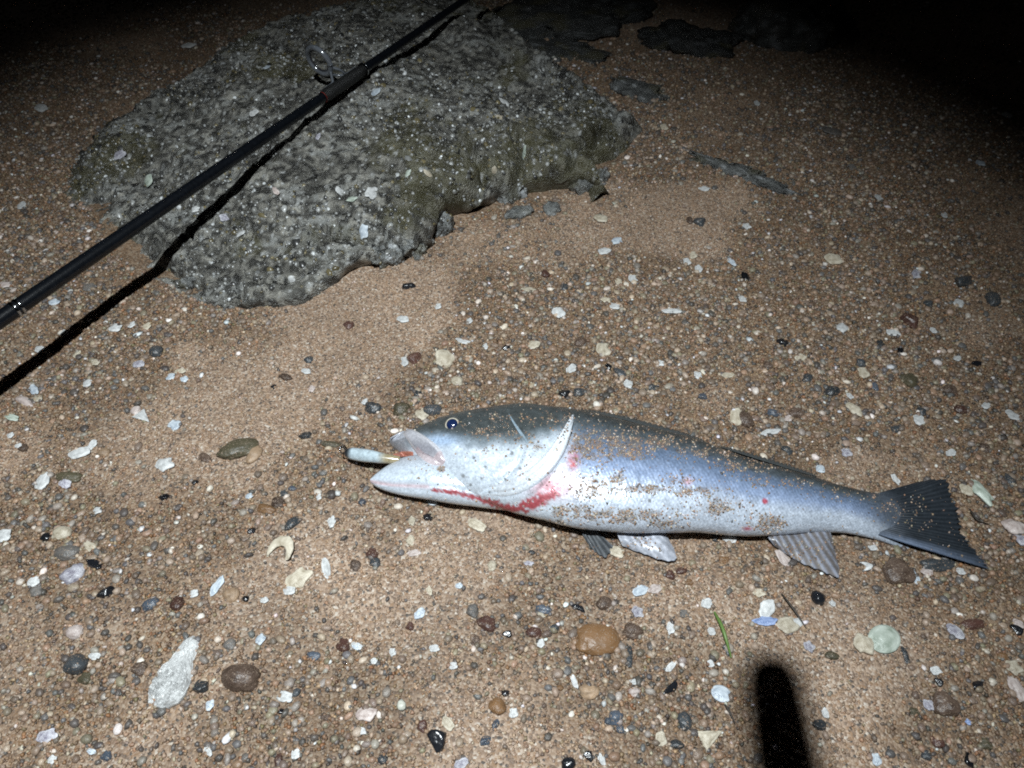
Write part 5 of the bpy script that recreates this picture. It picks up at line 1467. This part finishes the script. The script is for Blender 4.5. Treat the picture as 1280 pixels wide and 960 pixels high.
for (kind_, way, nm), L_ in buckets.items():
    L_.sort(key=lambda e_: e_[0])
    for i, (d_, o_) in enumerate(L_):
        o_['label'] = f'small {kind_} {way} {nm}' if len(L_) == 1 else f'small {kind_} {way} {nm}, {ORD[i]}'

# ------------------------------------------------------------------ grass blade and twigs
M_GRASS = plain('green_blade', (.10, .17, .04), .45, bscale=60)
M_TWIG = plain('dark_twig', (.03, .024, .018), .6, bscale=60)


def strand(name, pts, r_, mat, label, cat):
    A = crom([gpt(x_, y_, z_) for (x_, y_, z_) in pts], 20)
    o_ = tube_obj(name, A - A[0], [r_ * (.35 + .65 * math.sin(math.pi * min(1, .12 + .88 * i / 19))) for i in range(20)], mat, None, 6)
    o_.location = tuple(A[0]); o_.scale = (1, 1, 1)
    tag(o_, label, cat)


strand('grass_blade', [(893, 765, .004), (902, 782, .008), (908, 800, .008), (914, 822, .003)], .0020, M_GRASS, 'short green grass blade lying on the sand near the finger shadow', 'grass blade')
strand('twig', [(977, 742, .004), (988, 756, .005), (998, 770, .004), (1008, 786, .003)], .0012, M_TWIG, 'thin dark twig beside the cream shell below the anal fin', 'twig')
strand('twig', [(906, 880, .004), (912, 890, .004), (919, 905, .003)], .0011, M_TWIG, 'thin dark twig hanging off the pale blue rounded shell', 'twig')
strand('twig', [(1212, 636, .004), (1222, 650, .005), (1236, 655, .003)], .0011, M_TWIG, 'thin dark twig right of the tail fin', 'twig')

# ------------------------------------------------------------------ the photographer's hand, beside the phone just outside the view (its finger throws the shadow)
def caster(px_, py_, t_):
    g_ = at(px_, py_, 0)
    return g_ + (np.array(LAMP) - g_) * t_


tip = caster(956, 792, .62); low = caster(982, 945, .62)
fd = low - tip; fd /= np.linalg.norm(fd)
bk = np.array(LAMP) - tip; bk /= np.linalg.norm(bk); bk = bk - fd * (bk @ fd); bk /= np.linalg.norm(bk)
sd3 = np.cross(fd, bk)
K = tip + fd * .082                     # knuckle of the pointing finger
hv = []; hr_ = []; he = []


def add(p, r_, to=None):
    hv.append(tuple(p)); hr_.append(r_); i = len(hv) - 1
    if to is not None: he.append((to, i))
    return i


wrist = K + fd * .095 + bk * .03
palm_c = K + fd * .05 + sd3 * .028 + bk * .012
w0 = add(wrist + sd3 * .025, .026); elbow = add(wrist + fd * .20 + bk * .12 + sd3 * .03, .040, w0)
pc = add(palm_c, .024, w0)
k1 = add(K, .0145, pc)
a1 = add(K - fd * .036, .0140, k1); a2 = add(K - fd * .060, .0132, a1); a3 = add(tip + fd * .006, .0108, a2)
for j, ln in enumerate((.95, .85, .7)):
    kk = add(K + sd3 * (.021 * (j + 1)) + fd * (.004 + .006 * j), .010, pc)
    b1 = add(K + sd3 * (.021 * (j + 1)) - fd * (.018 * ln - .01) + bk * .034 * ln, .0088, kk)
    b2 = add(K + sd3 * (.021 * (j + 1)) + fd * .022 + bk * .052 * ln, .0080, b1)
    b3 = add(K + sd3 * (.021 * (j + 1)) + fd * .042 + bk * .034 * ln, .0075, b2)
t1 = add(K + fd * .062 - sd3 * .012 + bk * .015, .013, w0); t2 = add(K + fd * .026 - sd3 * .022 + bk * .030, .0105, t1); t3 = add(K + fd * .004 - sd3 * .018 + bk * .046, .0090, t2)
me = bpy.data.meshes.new('hand'); me.from_pydata(hv, he, []); me.update()
M_SKIN = plain('hand_skin', (.45, .27, .19), .5, bump=.3, bscale=300)
hand = link('hand', me, M_SKIN)
sm = hand.modifiers.new('Skin', 'SKIN'); 
lay = me.skin_vertices[0] if len(me.skin_vertices) else None
if lay is None:
    bm = bmesh.new(); bm.from_mesh(me); bm.verts.layers.skin.verify(); bm.to_mesh(me); bm.free(); lay = me.skin_vertices[0]
for i, r_ in enumerate(hr_):
    lay.data[i].radius = (r_, r_); lay.data[i].use_root = (i == 0)
ss_ = hand.modifiers.new('Sub', 'SUBSURF'); ss_.levels = 2; ss_.render_levels = 2
tag(hand, 'photographer\'s hand just outside the view, its finger shading the sand', 'hand')
